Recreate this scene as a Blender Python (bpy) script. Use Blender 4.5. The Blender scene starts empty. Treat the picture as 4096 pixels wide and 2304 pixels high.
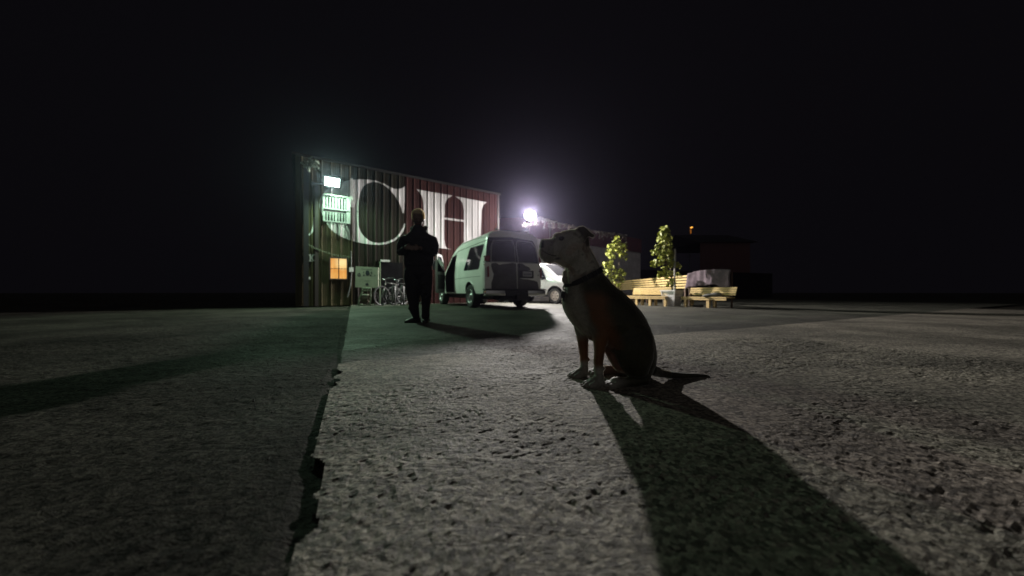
import bpy, bmesh, math, random
from mathutils import Vector, Matrix, noise
R = math.radians
random.seed(11)
sc = bpy.context.scene
COL = sc.collection

# ------------------------------------------------------------------ camera
F = 1274.0            # focal length in photograph pixels (4096 wide)
CAMH = 0.47
HY = 1170.0           # horizon row in the photograph
cd = bpy.data.cameras.new('camera'); cam = bpy.data.objects.new('camera', cd); COL.objects.link(cam)
cd.sensor_width = 36.0
cd.lens = F / 4096 * 36.0
cd.shift_y = (HY - 1152) / 4096
cd.clip_start = 0.02; cd.clip_end = 2000
cam.location = (0, 0, CAMH); cam.rotation_euler = (R(90), 0, 0)
cd.dof.use_dof = True; cd.dof.focus_distance = 1.66; cd.dof.aperture_fstop = 1.5
sc.camera = cam

# ------------------------------------------------------------------ world: night sky
FILL_GLOW = 1.9
w = bpy.data.worlds.new("World"); sc.world = w; w.use_nodes = True
nt = w.node_tree; nt.nodes.clear()
bg = nt.nodes.new('ShaderNodeBackground'); out = nt.nodes.new('ShaderNodeOutputWorld')
sky = nt.nodes.new('ShaderNodeTexSky'); sky.sky_type = 'NISHITA'; sky.sun_disc = False
sky.sun_elevation = R(-5.5); sky.sun_rotation = R(200)
tint = nt.nodes.new('ShaderNodeMixRGB'); tint.inputs[0].default_value = 1.0
tint.blend_type = 'ADD'; tint.inputs[2].default_value = (0.052, 0.046, 0.062, 1)
# added fill light low in the sky behind the photographer (direction -Y), source invented
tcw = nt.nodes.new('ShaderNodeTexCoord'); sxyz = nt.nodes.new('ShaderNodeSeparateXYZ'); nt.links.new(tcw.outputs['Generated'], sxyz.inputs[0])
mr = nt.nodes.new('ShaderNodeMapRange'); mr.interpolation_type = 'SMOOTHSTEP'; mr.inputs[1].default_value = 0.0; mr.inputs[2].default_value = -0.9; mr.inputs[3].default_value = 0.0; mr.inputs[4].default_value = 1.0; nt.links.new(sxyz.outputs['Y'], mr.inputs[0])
gl = nt.nodes.new('ShaderNodeMixRGB'); gl.blend_type = 'ADD'; gl.inputs[2].default_value = (FILL_GLOW, FILL_GLOW * 0.96, FILL_GLOW * 0.9, 1); nt.links.new(mr.outputs[0], gl.inputs[0]); nt.links.new(tint.outputs[0], gl.inputs[1])
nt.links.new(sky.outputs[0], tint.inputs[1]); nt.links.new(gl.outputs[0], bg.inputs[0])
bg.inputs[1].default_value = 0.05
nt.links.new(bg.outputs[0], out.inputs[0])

sc.view_settings.view_transform = 'Standard'; sc.view_settings.look = 'None'
sc.view_settings.exposure = 0.0; sc.view_settings.gamma = 1.0
sc.cycles.max_bounces = 6; sc.cycles.diffuse_bounces = 3; sc.cycles.glossy_bounces = 3
sc.cycles.volume_bounces = 0; sc.cycles.volume_step_rate = 4; sc.cycles.volume_max_steps = 64
sc.cycles.sample_clamp_indirect = 3.0
sc.cycles.use_denoising = True

WHITE_LAMP = Vector((0.838, 14.8, 4.05))
GREEN_LAMP_W = 800.0
WHITE_LAMP_W = 4900.0
LAMP_COL = (1.0, 0.94, 0.90)

# ------------------------------------------------------------------ helpers
def P(x, y, D):
    """photo pixel at depth D -> world point"""
    return Vector(((x - 2048) / F * D, D, CAMH + (HY - y) / F * D))
def G(x, y):
    D = CAMH * F / (y - HY)
    return Vector(((x - 2048) / F * D, D, 0))

class MB:
    def __init__(s): s.v = []; s.f = []; s.m = []
    def add(s, vs, fs, mi=0):
        o = len(s.v); s.v += [Vector(p) for p in vs]
        s.f += [[i + o for i in f] for f in fs]; s.m += [mi] * len(fs); return s
    def box(s, c, size, rz=0.0, mi=0, M=None, bev=0.0):
        bm = bmesh.new(); bmesh.ops.create_cube(bm, size=1)
        bmesh.ops.scale(bm, vec=size, verts=bm.verts)
        if bev: bmesh.ops.bevel(bm, geom=bm.edges[:], offset=bev, segments=2, affect='EDGES', profile=0.6)
        T = Matrix.Translation(c) @ Matrix.Rotation(rz, 4, 'Z') if M is None else M
        bmesh.ops.transform(bm, matrix=T, verts=bm.verts)
        s.frombm(bm, mi); return s
    def frombm(s, bm, mi=0):
        bm.verts.ensure_lookup_table()
        for i, v in enumerate(bm.verts): v.index = i
        s.add([v.co.copy() for v in bm.verts], [[v.index for v in f.verts] for f in bm.faces], mi); bm.free(); return s
    def tube(s, pts, r, n=8, mi=0, cap=True):
        pts = [Vector(p) for p in pts]; rr = r if isinstance(r, (list, tuple)) else [r] * len(pts)
        rings = []; prev = None
        for i, p in enumerate(pts):
            d = (pts[min(i + 1, len(pts) - 1)] - pts[max(i - 1, 0)]).normalized()
            if prev is None:
                a = d.orthogonal().normalized()
            else:
                a = (prev - d * prev.dot(d)).normalized()
            prev = a; b = d.cross(a)
            rings.append([p + (a * math.cos(t) + b * math.sin(t)) * rr[i] for t in [2 * math.pi * k / n for k in range(n)]])
        s.rings(rings, cap, mi); return s
    def rings(s, rings, cap=True, mi=0, closed=True):
        n = len(rings[0]); vs = [p for r in rings for p in r]; fs = []
        for i in range(len(rings) - 1):
            for k in range(n if closed else n - 1):
                k2 = (k + 1) % n
                fs.append([i * n + k, i * n + k2, (i + 1) * n + k2, (i + 1) * n + k])
        if cap:
            fs.append(list(range(n))[::-1]); fs.append([(len(rings) - 1) * n + k for k in range(n)])
        return s.add(vs, fs, mi)
    def ball(s, c, r, M=None, seg=12, mi=0):
        bm = bmesh.new(); bmesh.ops.create_uvsphere(bm, u_segments=seg, v_segments=seg // 2 + 1, radius=1)
        r = r if isinstance(r, (tuple, list)) else (r, r, r)
        T = Matrix.Translation(c) @ (M.to_4x4() if M else Matrix.Identity(4)) @ Matrix.Diagonal((*r, 1))
        bmesh.ops.transform(bm, matrix=T, verts=bm.verts); return s.frombm(bm, mi)
    def prism(s, poly, a, b, mi=0):
        """poly: list of points (Vector), extruded from +a to +b vectors"""
        n = len(poly); vs = [Vector(p) + a for p in poly] + [Vector(p) + b for p in poly]
        fs = [list(range(n))[::-1], list(range(n, 2 * n))] + [[i, (i + 1) % n, (i + 1) % n + n, i + n] for i in range(n)]
        return s.add(vs, fs, mi)
    def lathe(s, prof, c, axis, n=32, mi=0):
        """prof: [(r, h)] around axis through c"""
        ax = Vector(axis).normalized(); a = ax.orthogonal().normalized(); b = ax.cross(a); c = Vector(c)
        rings = [[c + ax * h + (a * math.cos(2 * math.pi * k / n) + b * math.sin(2 * math.pi * k / n)) * r for k in range(n)] for r, h in prof]
        return s.rings(rings, False, mi)

def tag(o, label=None, cat=None, group=None, kind=None):
    if label: o['label'] = label
    if cat: o['category'] = cat
    if group: o['group'] = group
    if kind: o['kind'] = kind
    return o
def thing(name, label, cat, loc=(0, 0, 0), rz=0, group=None):
    o = bpy.data.objects.new(name, None); COL.objects.link(o); o.empty_display_size = 0.1
    o.location = loc; o.rotation_euler = (0, 0, rz); o['_w'] = 1
    del o['_w']
    return tag(o, label, cat, group)
def offs(p):
    """world offset of unrotated ancestors"""
    v = Vector((0, 0, 0))
    while p is not None: v += p.location; p = p.parent
    return v
def obj(name, mb, mats, parent=None, world=True, smooth=False, ang=None):
    """link mb as one mesh; world=True means its points are world points and the ancestors are unrotated"""
    me = bpy.data.meshes.new(name)
    o_ = offs(parent) if (parent and world) else Vector((0, 0, 0))
    me.from_pydata([tuple(v - o_) for v in mb.v], [], mb.f)
    mats = mats if isinstance(mats, (list, tuple)) else [mats]
    for m in mats: me.materials.append(m)
    if len(mats) > 1: me.polygons.foreach_set('material_index', mb.m)
    me.validate(); 
    bm = bmesh.new(); bm.from_mesh(me); bmesh.ops.recalc_face_normals(bm, faces=bm.faces); bm.to_mesh(me); bm.free()
    if smooth: me.polygons.foreach_set('use_smooth', [True] * len(me.polygons))
    if smooth and ang: me.set_sharp_from_angle(angle=R(ang))
    o = bpy.data.objects.new(name, me); COL.objects.link(o)
    if parent: o.parent = parent
    return o
def remesh(o, voxel, smooth=6, fac=0.5):
    m = o.modifiers.new('r', 'REMESH'); m.mode = 'VOXEL'; m.voxel_size = voxel; m.use_smooth_shade = True
    s = o.modifiers.new('s', 'SMOOTH'); s.iterations = smooth; s.factor = fac
    dg = bpy.context.evaluated_depsgraph_get(); dg.update()
    me = bpy.data.meshes.new_from_object(o.evaluated_get(dg))
    o.modifiers.clear(); old = o.data; mats = list(old.materials); o.data = me
    me.materials.clear()
    for x in mats: me.materials.append(x)
    me.polygons.foreach_set('use_smooth', [True] * len(me.polygons))
    return o
def copy_tree(o, parent=None):
    c = o.copy(); COL.objects.link(c); c.parent = parent
    for ch in list(o.children): copy_tree(ch, c)
    return c

# ------------------------------------------------------------------ materials
def mat(name, col, rough=0.6, metal=0.0, var=0.0, vscale=8.0, bump=0.0, bscale=60.0, col2=None, spec=None, stretch=None, emit=None, estr=0, coat=0):
    m = bpy.data.materials.new(name); m.use_nodes = True; t = m.node_tree; b = t.nodes['Principled BSDF']
    b.inputs['Base Color'].default_value = (*col, 1); b.inputs['Roughness'].default_value = rough; b.inputs['Metallic'].default_value = metal
    if spec is not None: b.inputs['Specular IOR Level'].default_value = spec
    if coat: b.inputs['Coat Weight'].default_value = coat; b.inputs['Coat Roughness'].default_value = 0.15
    tc = t.nodes.new('ShaderNodeTexCoord'); mp = t.nodes.new('ShaderNodeMapping'); t.links.new(tc.outputs['Object'], mp.inputs[0])
    if stretch: mp.inputs['Scale'].default_value = stretch
    if var or col2:
        n = t.nodes.new('ShaderNodeTexNoise'); n.inputs['Scale'].default_value = vscale; n.inputs['Detail'].default_value = 6; n.inputs['Roughness'].default_value = 0.65
        t.links.new(mp.outputs[0], n.inputs[0])
        r = t.nodes.new('ShaderNodeValToRGB'); r.color_ramp.elements[0].position = 0.35; r.color_ramp.elements[1].position = 0.65
        c2 = col2 or tuple(c * (1 - var) for c in col)
        c1 = col if col2 else tuple(min(1, c * (1 + var * 0.6)) for c in col)
        r.color_ramp.elements[0].color = (*c2, 1); r.color_ramp.elements[1].color = (*c1, 1)
        t.links.new(n.outputs[0], r.inputs[0]); t.links.new(r.outputs[0], b.inputs['Base Color'])
    if bump:
        n2 = t.nodes.new('ShaderNodeTexNoise'); n2.inputs['Scale'].default_value = bscale; n2.inputs['Detail'].default_value = 4
        t.links.new(mp.outputs[0], n2.inputs[0])
        bp = t.nodes.new('ShaderNodeBump'); bp.inputs['Strength'].default_value = 1.0; bp.inputs['Distance'].default_value = bump
        t.links.new(n2.outputs[0], bp.inputs['Height']); t.links.new(bp.outputs[0], b.inputs['Normal'])
    if emit: b.inputs['Emission Color'].default_value = (*emit, 1); b.inputs['Emission Strength'].default_value = estr
    return m

def ground_mat(name, base, dark, bump1, bump2, crack, rough=0.75, pits=0.5, spec=0.22):
    m = bpy.data.materials.new(name); m.use_nodes = True; t = m.node_tree; b = t.nodes['Principled BSDF']; L = t.links.new
    tc = t.nodes.new('ShaderNodeTexCoord')
    def N(scale, det=6, ro=0.6, dist=0.0, st=None):
        n = t.nodes.new('ShaderNodeTexNoise'); n.inputs['Scale'].default_value = scale; n.inputs['Detail'].default_value = det
        n.inputs['Roughness'].default_value = ro; n.inputs['Distortion'].default_value = dist
        if st:
            mp = t.nodes.new('ShaderNodeMapping'); mp.inputs['Scale'].default_value = st; mp.inputs['Rotation'].default_value = (0, 0, R(-26)); L(tc.outputs['Object'], mp.inputs[0]); L(mp.outputs[0], n.inputs[0])
        else: L(tc.outputs['Object'], n.inputs[0])
        return n
    def ramp(src, p0, p1, c0=(0, 0, 0, 1), c1=(1, 1, 1, 1)):
        r = t.nodes.new('ShaderNodeValToRGB'); r.color_ramp.elements[0].position = p0; r.color_ramp.elements[1].position = p1
        r.color_ramp.elements[0].color = c0; r.color_ramp.elements[1].color = c1; L(src, r.inputs[0]); return r
    def mixc(f, a, bb, mode='MIX'):
        x = t.nodes.new('ShaderNodeMixRGB'); x.blend_type = mode
        if isinstance(f, float): x.inputs[0].default_value = f
        else: L(f, x.inputs[0])
        for i, q in ((1, a), (2, bb)):
            if isinstance(q, tuple): x.inputs[i].default_value = q
            else: L(q, x.inputs[i])
        return x.outputs[0]
    def math_(op, a, bb):
        x = t.nodes.new('ShaderNodeMath'); x.operation = op
        for i, q in ((0, a), (1, bb)):
            if isinstance(q, (int, float)): x.inputs[i].default_value = q
            else: L(q, x.inputs[i])
        return x.outputs[0]
    big = ramp(N(0.9, 5, 0.6, 0.6).outputs[0], 0.38, 0.62)           # broad worn and fresh patches
    wear = ramp(N(2.2, 6, 0.7, 0.3, (0.35, 1.6, 1)).outputs[0], 0.5, 0.66)  # scraped bands
    c = mixc(big.outputs[0], (*dark, 1), (*base, 1))
    c = mixc(math_('MULTIPLY', wear.outputs[0], 0.45), c, (*[q * 0.55 for q in dark], 1))
    grit = ramp(N(160, 3, 0.7).outputs[0], 0.3, 0.7, (0.6, 0.6, 0.6, 1), (1.35, 1.33, 1.3, 1))
    c = mixc(1.0, c, grit.outputs[0], 'MULTIPLY')
    vs_ = t.nodes.new('ShaderNodeTexVoronoi'); vs_.inputs['Scale'].default_value = 85; L(tc.outputs['Object'], vs_.inputs[0])
    sb = t.nodes.new('ShaderNodeSeparateColor'); L(vs_.outputs['Color'], sb.inputs[0])
    c = mixc(0.85, c, ramp(sb.outputs[0], 0.1, 0.95, (0.30, 0.29, 0.28, 1), (1.75, 1.70, 1.6, 1)).outputs[0], 'MULTIPLY')
    # pits
    v = t.nodes.new('ShaderNodeTexVoronoi'); v.inputs['Scale'].default_value = 26; L(tc.outputs['Object'], v.inputs[0])
    pit = ramp(v.outputs['Distance'], 0.10, 0.22)
    pmask = ramp(N(3.0, 4).outputs[0], 0.5, 0.6)
    pitm = math_('MULTIPLY', math_('SUBTRACT', 1.0, pit.outputs[0]), math_('MULTIPLY', pmask.outputs[0], pits))
    # cracks: distorted voronoi edges, only in places
    nd = N(3.5, 5, 0.6)
    add = t.nodes.new('ShaderNodeMixRGB'); add.blend_type = 'ADD'; add.inputs[0].default_value = 0.35; L(tc.outputs['Object'], add.inputs[1]); L(nd.outputs[1], add.inputs[2])
    v2 = t.nodes.new('ShaderNodeTexVoronoi'); v2.feature = 'DISTANCE_TO_EDGE'; v2.inputs['Scale'].default_value = 4.6; L(add.outputs[0], v2.inputs[0])
    cr = ramp(v2.outputs['Distance'], 0.004, 0.022)
    cmask = ramp(N(1.9, 4, 0.7).outputs[0], 0.56, 0.66)
    crm = math_('MULTIPLY', math_('SUBTRACT', 1.0, cr.outputs[0]), math_('MULTIPLY', cmask.outputs[0], crack))
    holes = math_('MAXIMUM', pitm, crm)
    c = mixc(math_('MULTIPLY', holes, 0.8), c, (*[q * 0.3 for q in dark], 1))
    L(c, b.inputs['Base Color'])
    rr = ramp(N(0.6, 4, 0.6).outputs[0], 0.35, 0.65, (rough - 0.12,) * 3 + (1,), (rough + 0.1,) * 3 + (1,)); L(rr.outputs[0], b.inputs['Roughness'])
    b.inputs['Specular IOR Level'].default_value = spec
    # height
    h = math_('ADD', math_('MULTIPLY', N(34, 6, 0.7).outputs[0], bump1), math_('MULTIPLY', N(7, 5, 0.65, 0.4, (0.7, 1.4, 1)).outputs[0], bump2))
    h = math_('SUBTRACT', h, math_('MULTIPLY', holes, 0.006))
    rough_zone = ramp(N(1.1, 4, 0.6, 0.4).outputs[0], 0.40, 0.58, (0.25, 0.25, 0.25, 1)).outputs[0]
    h = math_('ADD', h, math_('MULTIPLY', math_('MULTIPLY', N(105, 4, 0.75).outputs[0], rough_zone), bump1 * 1.3))
    streak = ramp(N(5.0, 6, 0.75, 1.2, (0.5, 2.4, 1)).outputs[0], 0.42, 0.50)
    h = math_('ADD', h, math_('MULTIPLY', math_('MULTIPLY', streak.outputs[0], rough_zone), 0.006))
    bp = t.nodes.new('ShaderNodeBump'); bp.inputs['Strength'].default_value = 1; bp.inputs['Distance'].default_value = 1.0
    L(h, bp.inputs['Height']); L(bp.outputs[0], b.inputs['Normal'])
    return m

M = {}
M['slab'] = ground_mat('concrete', (0.27, 0.25, 0.22), (0.135, 0.127, 0.112), 0.004, 0.005, 1.0)
M['yard'] = ground_mat('yard_paving', (0.100, 0.104, 0.088), (0.045, 0.047, 0.040), 0.005, 0.007, 0.5, 0.7)
M['worn'] = ground_mat('worn_paving', (0.085, 0.083, 0.073), (0.040, 0.039, 0.035), 0.007, 0.006, 0.2, 0.75, 0.9)
M['asphalt'] = ground_mat('old_asphalt', (0.055, 0.053, 0.047), (0.022, 0.021, 0.019), 0.012, 0.014, 0.6, 0.8, spec=0.06)
M['dirt'] = mat('joint_dirt', (0.035, 0.03, 0.025), 0.95, bump=0.01, bscale=90, var=0.5)
M['brown'] = mat('brown_steel', (0.013, 0.0105, 0.006), 0.75, spec=0.12, var=0.35, vscale=3, stretch=(1, 1, 0.15), bump=0.0015, bscale=9)
M['red'] = mat('red_steel', (0.030, 0.0085, 0.007), 0.75, spec=0.12, var=0.3, vscale=3, stretch=(1, 1, 0.15), bump=0.0015, bscale=9)
M['tan'] = mat('tan_steel', (0.062, 0.052, 0.027), 0.75, spec=0.12, var=0.45, vscale=3, stretch=(1, 1, 0.15), bump=0.0015, bscale=9)
M['rib_dark'] = mat('dark_trim', (0.03, 0.022, 0.02), 0.6)
M['paint'] = mat('white_wall_paint', (0.48, 0.465, 0.465), 0.75, spec=0.12, var=0.14, vscale=2.5, stretch=(1, 1, 0.3), bump=0.001, bscale=30)
M['roofm'] = mat('roof_sheet', (0.012, 0.011, 0.011), 0.5, var=0.3)
M['guard'] = mat('guard_enamel', (0.26, 0.28, 0.27), 0.5, var=0.25, vscale=12)
M['galv'] = mat('galvanised', (0.16, 0.165, 0.165), 0.55, 0.3, var=0.3, vscale=10)
M['white_trim'] = mat('old_white_enamel', (0.55, 0.57, 0.54), 0.45, var=0.25, vscale=12)
M['blackm'] = mat('black_metal', (0.018, 0.018, 0.02), 0.45)
M['glass'] = mat('dark_glass', (0.012, 0.012, 0.018), 0.06, spec=0.6)
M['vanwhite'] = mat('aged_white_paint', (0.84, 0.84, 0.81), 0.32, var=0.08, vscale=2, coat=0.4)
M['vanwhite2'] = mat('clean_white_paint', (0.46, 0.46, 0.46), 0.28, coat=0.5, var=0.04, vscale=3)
M['primer'] = mat('grey_primer', (0.115, 0.11, 0.115), 0.6, var=0.3, vscale=4)
M['rubber'] = mat('rubber', (0.022, 0.022, 0.022), 0.75, bump=0.002, bscale=80)
M['rim'] = mat('steel_rim', (0.42, 0.42, 0.42), 0.35, 0.6, var=0.2)
M['chrome'] = mat('chrome', (0.6, 0.6, 0.6), 0.12, 1.0, bump=0.001, bscale=6)
M['taillight'] = mat('red_lens', (0.22, 0.01, 0.012), 0.15, spec=0.6)
M['clearlens'] = mat('clear_lens', (0.5, 0.5, 0.5), 0.1)
M['plate'] = mat('plate_white', (0.42, 0.42, 0.44), 0.4)
M['platetxt'] = mat('plate_letters', (0.08, 0.09, 0.14), 0.5)
M['wood'] = mat('pale_pine', (0.56, 0.41, 0.17), 0.6, var=0.25, vscale=5, stretch=(1, 6, 6), bump=0.001, bscale=40)
M['plantw'] = mat('whitewashed_boards', (0.72, 0.71, 0.69), 0.6, var=0.25, vscale=6, stretch=(1, 1, 5))
M['brownbox'] = mat('brown_boards', (0.08, 0.045, 0.025), 0.7, var=0.3)
M['soil'] = mat('soil', (0.03, 0.02, 0.014), 0.95, bump=0.01, bscale=30)
M['bark'] = mat('bark', (0.11, 0.085, 0.055), 0.85, var=0.4, vscale=30, bump=0.003)
M['leaf'] = mat('leaf', (0.42, 0.43, 0.08), 0.55, col2=(0.20, 0.24, 0.035), vscale=7)
M['leafdry'] = mat('pale_leaf', (0.30, 0.27, 0.25), 0.6, col2=(0.16, 0.13, 0.12), vscale=9)
M['leafpale'] = mat('grey_green_leaf', (0.30, 0.36, 0.26), 0.6, var=0.2)
M['stake'] = mat('grey_stake', (0.45, 0.44, 0.40), 0.7, var=0.2)
M['blanket'] = mat('mauve_blanket', (0.115, 0.085, 0.10), 0.9, var=0.35, vscale=6, bump=0.006, bscale=14)
M['cloth'] = mat('folded_grey_cloth', (0.16, 0.16, 0.15), 0.9, var=0.4, vscale=9, bump=0.004, bscale=20)
M['shed'] = mat('grey_siding', (0.55, 0.52, 0.54), 0.75, var=0.25, vscale=2)
M['shedred'] = mat('dark_red_fascia', (0.12, 0.04, 0.055), 0.8, var=0.3)
M['darkwall'] = mat('dark_wall', (0.008, 0.0078, 0.0085), 0.9, spec=0.05, var=0.3)
M['signw'] = mat('signboard_face', (0.46, 0.47, 0.37), 0.55, var=0.15, vscale=3)
M['signink'] = mat('signboard_ink', (0.035, 0.045, 0.055), 0.6)
M['hose'] = mat('green_steel', (0.20, 0.25, 0.17), 0.45, var=0.2)
M['jacket'] = mat('black_jacket', (0.010, 0.010, 0.011), 0.9, bump=0.004, bscale=12)
M['jeans'] = mat('black_trousers', (0.008, 0.008, 0.009), 0.9, bump=0.004, bscale=9)
M['shoe'] = mat('black_shoe', (0.008, 0.008, 0.008), 0.5)
M['skin'] = mat('skin', (0.12, 0.075, 0.055), 0.5)
M['hair'] = mat('fair_hair', (0.42, 0.33, 0.20), 0.5, var=0.3, vscale=60, bump=0.004, bscale=110)
M['beard'] = mat('brown_beard', (0.05, 0.032, 0.022), 0.7, var=0.3, vscale=60, bump=0.003, bscale=110)
M['collar'] = mat('black_webbing', (0.010, 0.010, 0.014), 0.7, bump=0.0006, bscale=400)
M['nickel'] = mat('nickel', (0.10, 0.10, 0.105), 0.3, 1.0)
M['eye'] = mat('eye', (0.006, 0.004, 0.003), 0.05, spec=0.9)
M['whisk'] = mat('whisker', (0.7, 0.7, 0.66), 0.4)
M['claw'] = mat('claw', (0.16, 0.12, 0.09), 0.3)
M['lampw'] = mat('white_lamp_lens', (1, 1, 1), 0.4, emit=(0.93, 0.90, 1.0), estr=90)
M['lampg'] = mat('green_lamp_lens', (1, 1, 1), 0.4, emit=(0.72, 1.0, 0.86), estr=14)
M['lampo'] = mat('amber_lamp_lens', (1, 0.6, 0.2), 0.4, emit=(1.0, 0.42, 0.06), estr=2.5)
M['poleglow'] = mat('amber_pole_glow', (0.5, 0.2, 0.05), 0.6, emit=(1.0, 0.30, 0.03), estr=0.25)

# ------------------------------------------------------------------ lamps that the photo shows lit
def spot(name, loc, target, watts, col, size, blend, radius, parent=None):
    l = bpy.data.lights.new(name, 'SPOT'); l.energy = watts; l.color = col; l.spot_size = R(size); l.spot_blend = blend; l.shadow_soft_size = radius
    o = bpy.data.objects.new(name, l); COL.objects.link(o); o.location = Vector(loc) - (offs(parent) if parent else Vector())
    d = Vector(target) - Vector(loc); o.rotation_euler = d.to_track_quat('-Z', 'Y').to_euler()
    if parent: o.parent = parent
    return o

# ================================================================== GROUND
du = Vector((0.8953, 0.4454, 0)); dv = Vector((-0.4454, 0.8953, 0)); O0 = Vector((-1.154, 2.08, 0))
def UV(u, v, z=0.0): return O0 + du * u + dv * v + Vector((0, 0, z))
mb = MB(); mb.add([(-400, -60, -0.045), (400, -60, -0.045), (400, 600, -0.045), (-400, 600, -0.045)], [[0, 1, 2, 3]])
tag(obj('ground', mb, M['asphalt']), kind='structure')
def ragged(u0, v0, u1, v1, n, amp, seed):
    pts = []
    for i in range(n):
        t = i / n; u = u0 + (u1 - u0) * t; v = v0 + (v1 - v0) * t
        L_ = math.hypot(u1 - u0, v1 - v0); nx, ny = (v1 - v0) / L_, -(u1 - u0) / L_
        s_ = t * L_; a = amp * (noise.noise(Vector((s_ * 3, seed, 0))) + 0.5 * noise.noise(Vector((s_ * 11, seed, 3))) + 0.3 * noise.noise(Vector((s_ * 30, seed, 7))))
        pts.append((u + nx * a, v + ny * a))
    return pts

import numpy as np
def vnoise(x, y, seed):
    """value noise, vectorised"""
    xi = np.floor(x).astype(np.int64); yi = np.floor(y).astype(np.int64); fx = x - xi; fy = y - yi
    fx = fx * fx * (3 - 2 * fx); fy = fy * fy * (3 - 2 * fy)
    def hsh(a, b_):
        n = (a * 374761393 + b_ * 668265263 + seed * 974634777) & 0x7fffffff
        n = ((n ^ (n >> 13)) * 1274126177) & 0x7fffffff
        return ((n ^ (n >> 16)) & 0xffff) / 65535.0
    return (hsh(xi, yi) * (1 - fx) + hsh(xi + 1, yi) * fx) * (1 - fy) + (hsh(xi, yi + 1) * (1 - fx) + hsh(xi + 1, yi + 1) * fx) * fy
def fbm(x, y, sc_, oct_, seed, gain=0.55):
    t = 0; a = 1; n = 0
    for o_ in range(oct_): t = t + a * vnoise(x * sc_ + 13.7 * o_, y * sc_ + 7.1 * o_, seed + o_); n += a; a *= gain; sc_ *= 2.03
    return t / n
def sst(a, b_, x): t = np.clip((x - a) / (b_ - a), 0, 1); return t * t * (3 - 2 * t)
def rough_sheet(u0, u1, v0, v1, cell, hfun, keep):
    nu = int((u1 - u0) / cell) + 1; nv = int((v1 - v0) / cell) + 1
    U, V = np.meshgrid(np.linspace(u0, u1, nu), np.linspace(v0, v1, nv), indexing='ij')
    H = hfun(U, V)
    K = keep(U, V); ok = K[:-1, :-1] & K[1:, :-1] & K[:-1, 1:] & K[1:, 1:]
    X = O0.x + du.x * U + dv.x * V; Y = O0.y + du.y * U + dv.y * V
    idx = np.arange(nu * nv).reshape(nu, nv); i, j = np.nonzero(ok)
    F_ = np.stack([idx[i, j], idx[i + 1, j], idx[i + 1, j + 1], idx[i, j + 1]], 1)
    used = np.unique(F_); mp = -np.ones(nu * nv, dtype=np.int64); mp[used] = np.arange(len(used))
    return np.stack([X.ravel()[used], Y.ravel()[used], H.ravel()[used]], 1), mp[F_]
def ground_obj(name, mb, rs, m):
    me = bpy.data.meshes.new(name)
    vs = [np.array([tuple(v) for v in mb.v])] if mb and mb.v else []; n0 = len(mb.v) if mb else 0
    faces = [list(f) for f in mb.f] if mb else []
    for V_, F_ in rs: faces += (F_ + n0).tolist(); vs.append(V_); n0 += len(V_)
    me.from_pydata(np.concatenate(vs).tolist(), [], faces); me.materials.append(m)
    me.update(); o = bpy.data.objects.new(name, me); COL.objects.link(o); tag(o, kind='structure'); return o
def fade(U, V, u0, u1, v0, v1, w_=0.25):
    return sst(0, w_, u1 - U) * sst(0, w_, V - v0)
def edge_u(V): return 0.030 * (fbm(V * 1.0, V * 0 + 3, 3.0, 4, 5) - 0.5) * 2 + 0.035 * sst(0.5, 0.8, fbm(V, V * 0 + 9, 7.0, 3, 6)) * (V < 0)
def h_slab(U, V):
    z = sst(0.42, 0.60, fbm(U * 0.7 + 0.5 * V, V, 1.3, 3, 11) + 0.16 * sst(-0.55, -1.25, V) - 0.14 * sst(-0.9, -0.3, V))          # rough where worn
    g = fbm(U, V, 62, 2, 21); m_ = fbm(U * 0.8, V * 1.5, 17, 4, 22)
    st = sst(0.57, 0.66, fbm(U * 0.40 + 0.1 * V, V * 1.7, 15.0, 5, 23, 0.66)) * sst(0.40, 0.62, fbm(U * 0.5, V, 2.2, 2, 24))
    h = 0.005 + (0.0010 + 0.0022 * z) * (g - 0.5) + (0.001 + 0.002 * z) * (m_ - 0.5) + (0.0004 + 0.0010 * z) * sst(0.56, 0.66, vnoise(U * 58, V * 58, 91)) + (0.0002 + 0.0008 * z) * sst(0.6, 0.7, vnoise(U * 95, V * 95, 92)) - 0.0022 * st * z
    h -= 0.005 * sst(0.86, 0.92, fbm(U, V, 38, 1, 30)) * (0.12 + 0.5 * z)
    lip = sst(0.12, 0.0, -V) ; h += 0.002 * lip
    return 0.004 + np.maximum(h, -0.004) * fade(U, V, 0, 4.2, -2.5, 0) + 0.003
def h_worn(U, V):
    return 0.006 + (0.009 * (fbm(U, V, 40, 3, 41) - 0.5) + 0.006 * (fbm(U, V * 1.4, 11, 3, 42) - 0.5)) * (1 - sst(0.75, 1.15, V + 0.5 * fbm(U, V, 1.3, 3, 44) - 0.25)) * fade(U, V, 0, 6, -9, 9)
def h_old(U, V):
    rm = fbm(U, V, 1.1, 3, 61)
    h = 0.011 * (fbm(U, V, 32, 4, 51) - 0.5) + 0.010 * (fbm(U, V * 1.4, 8, 3, 52) - 0.5) * sst(0.35, 0.6, rm)
    h -= 0.008 * sst(0.03, 0.0, -U) 
    return -0.001 + h * fade(-U, V, 0, 3.0, -2.4, 0, 0.3) * sst(5.2, 4.2, V)
mb = MB(); pl = [(4.19, -9), (16, -9), (16, -0.012), (4.19, -0.012)]
mb.prism([UV(u, v) for u, v in pl], Vector((0, 0, -0.01)), Vector((0, 0, 0.007)))
pl = [(0.02, -9), (4.19, -9), (4.19, -2.49), (0.02, -2.49)]; mb.prism([UV(u, v) for u, v in pl], Vector((0, 0, -0.01)), Vector((0, 0, 0.007)))
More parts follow.
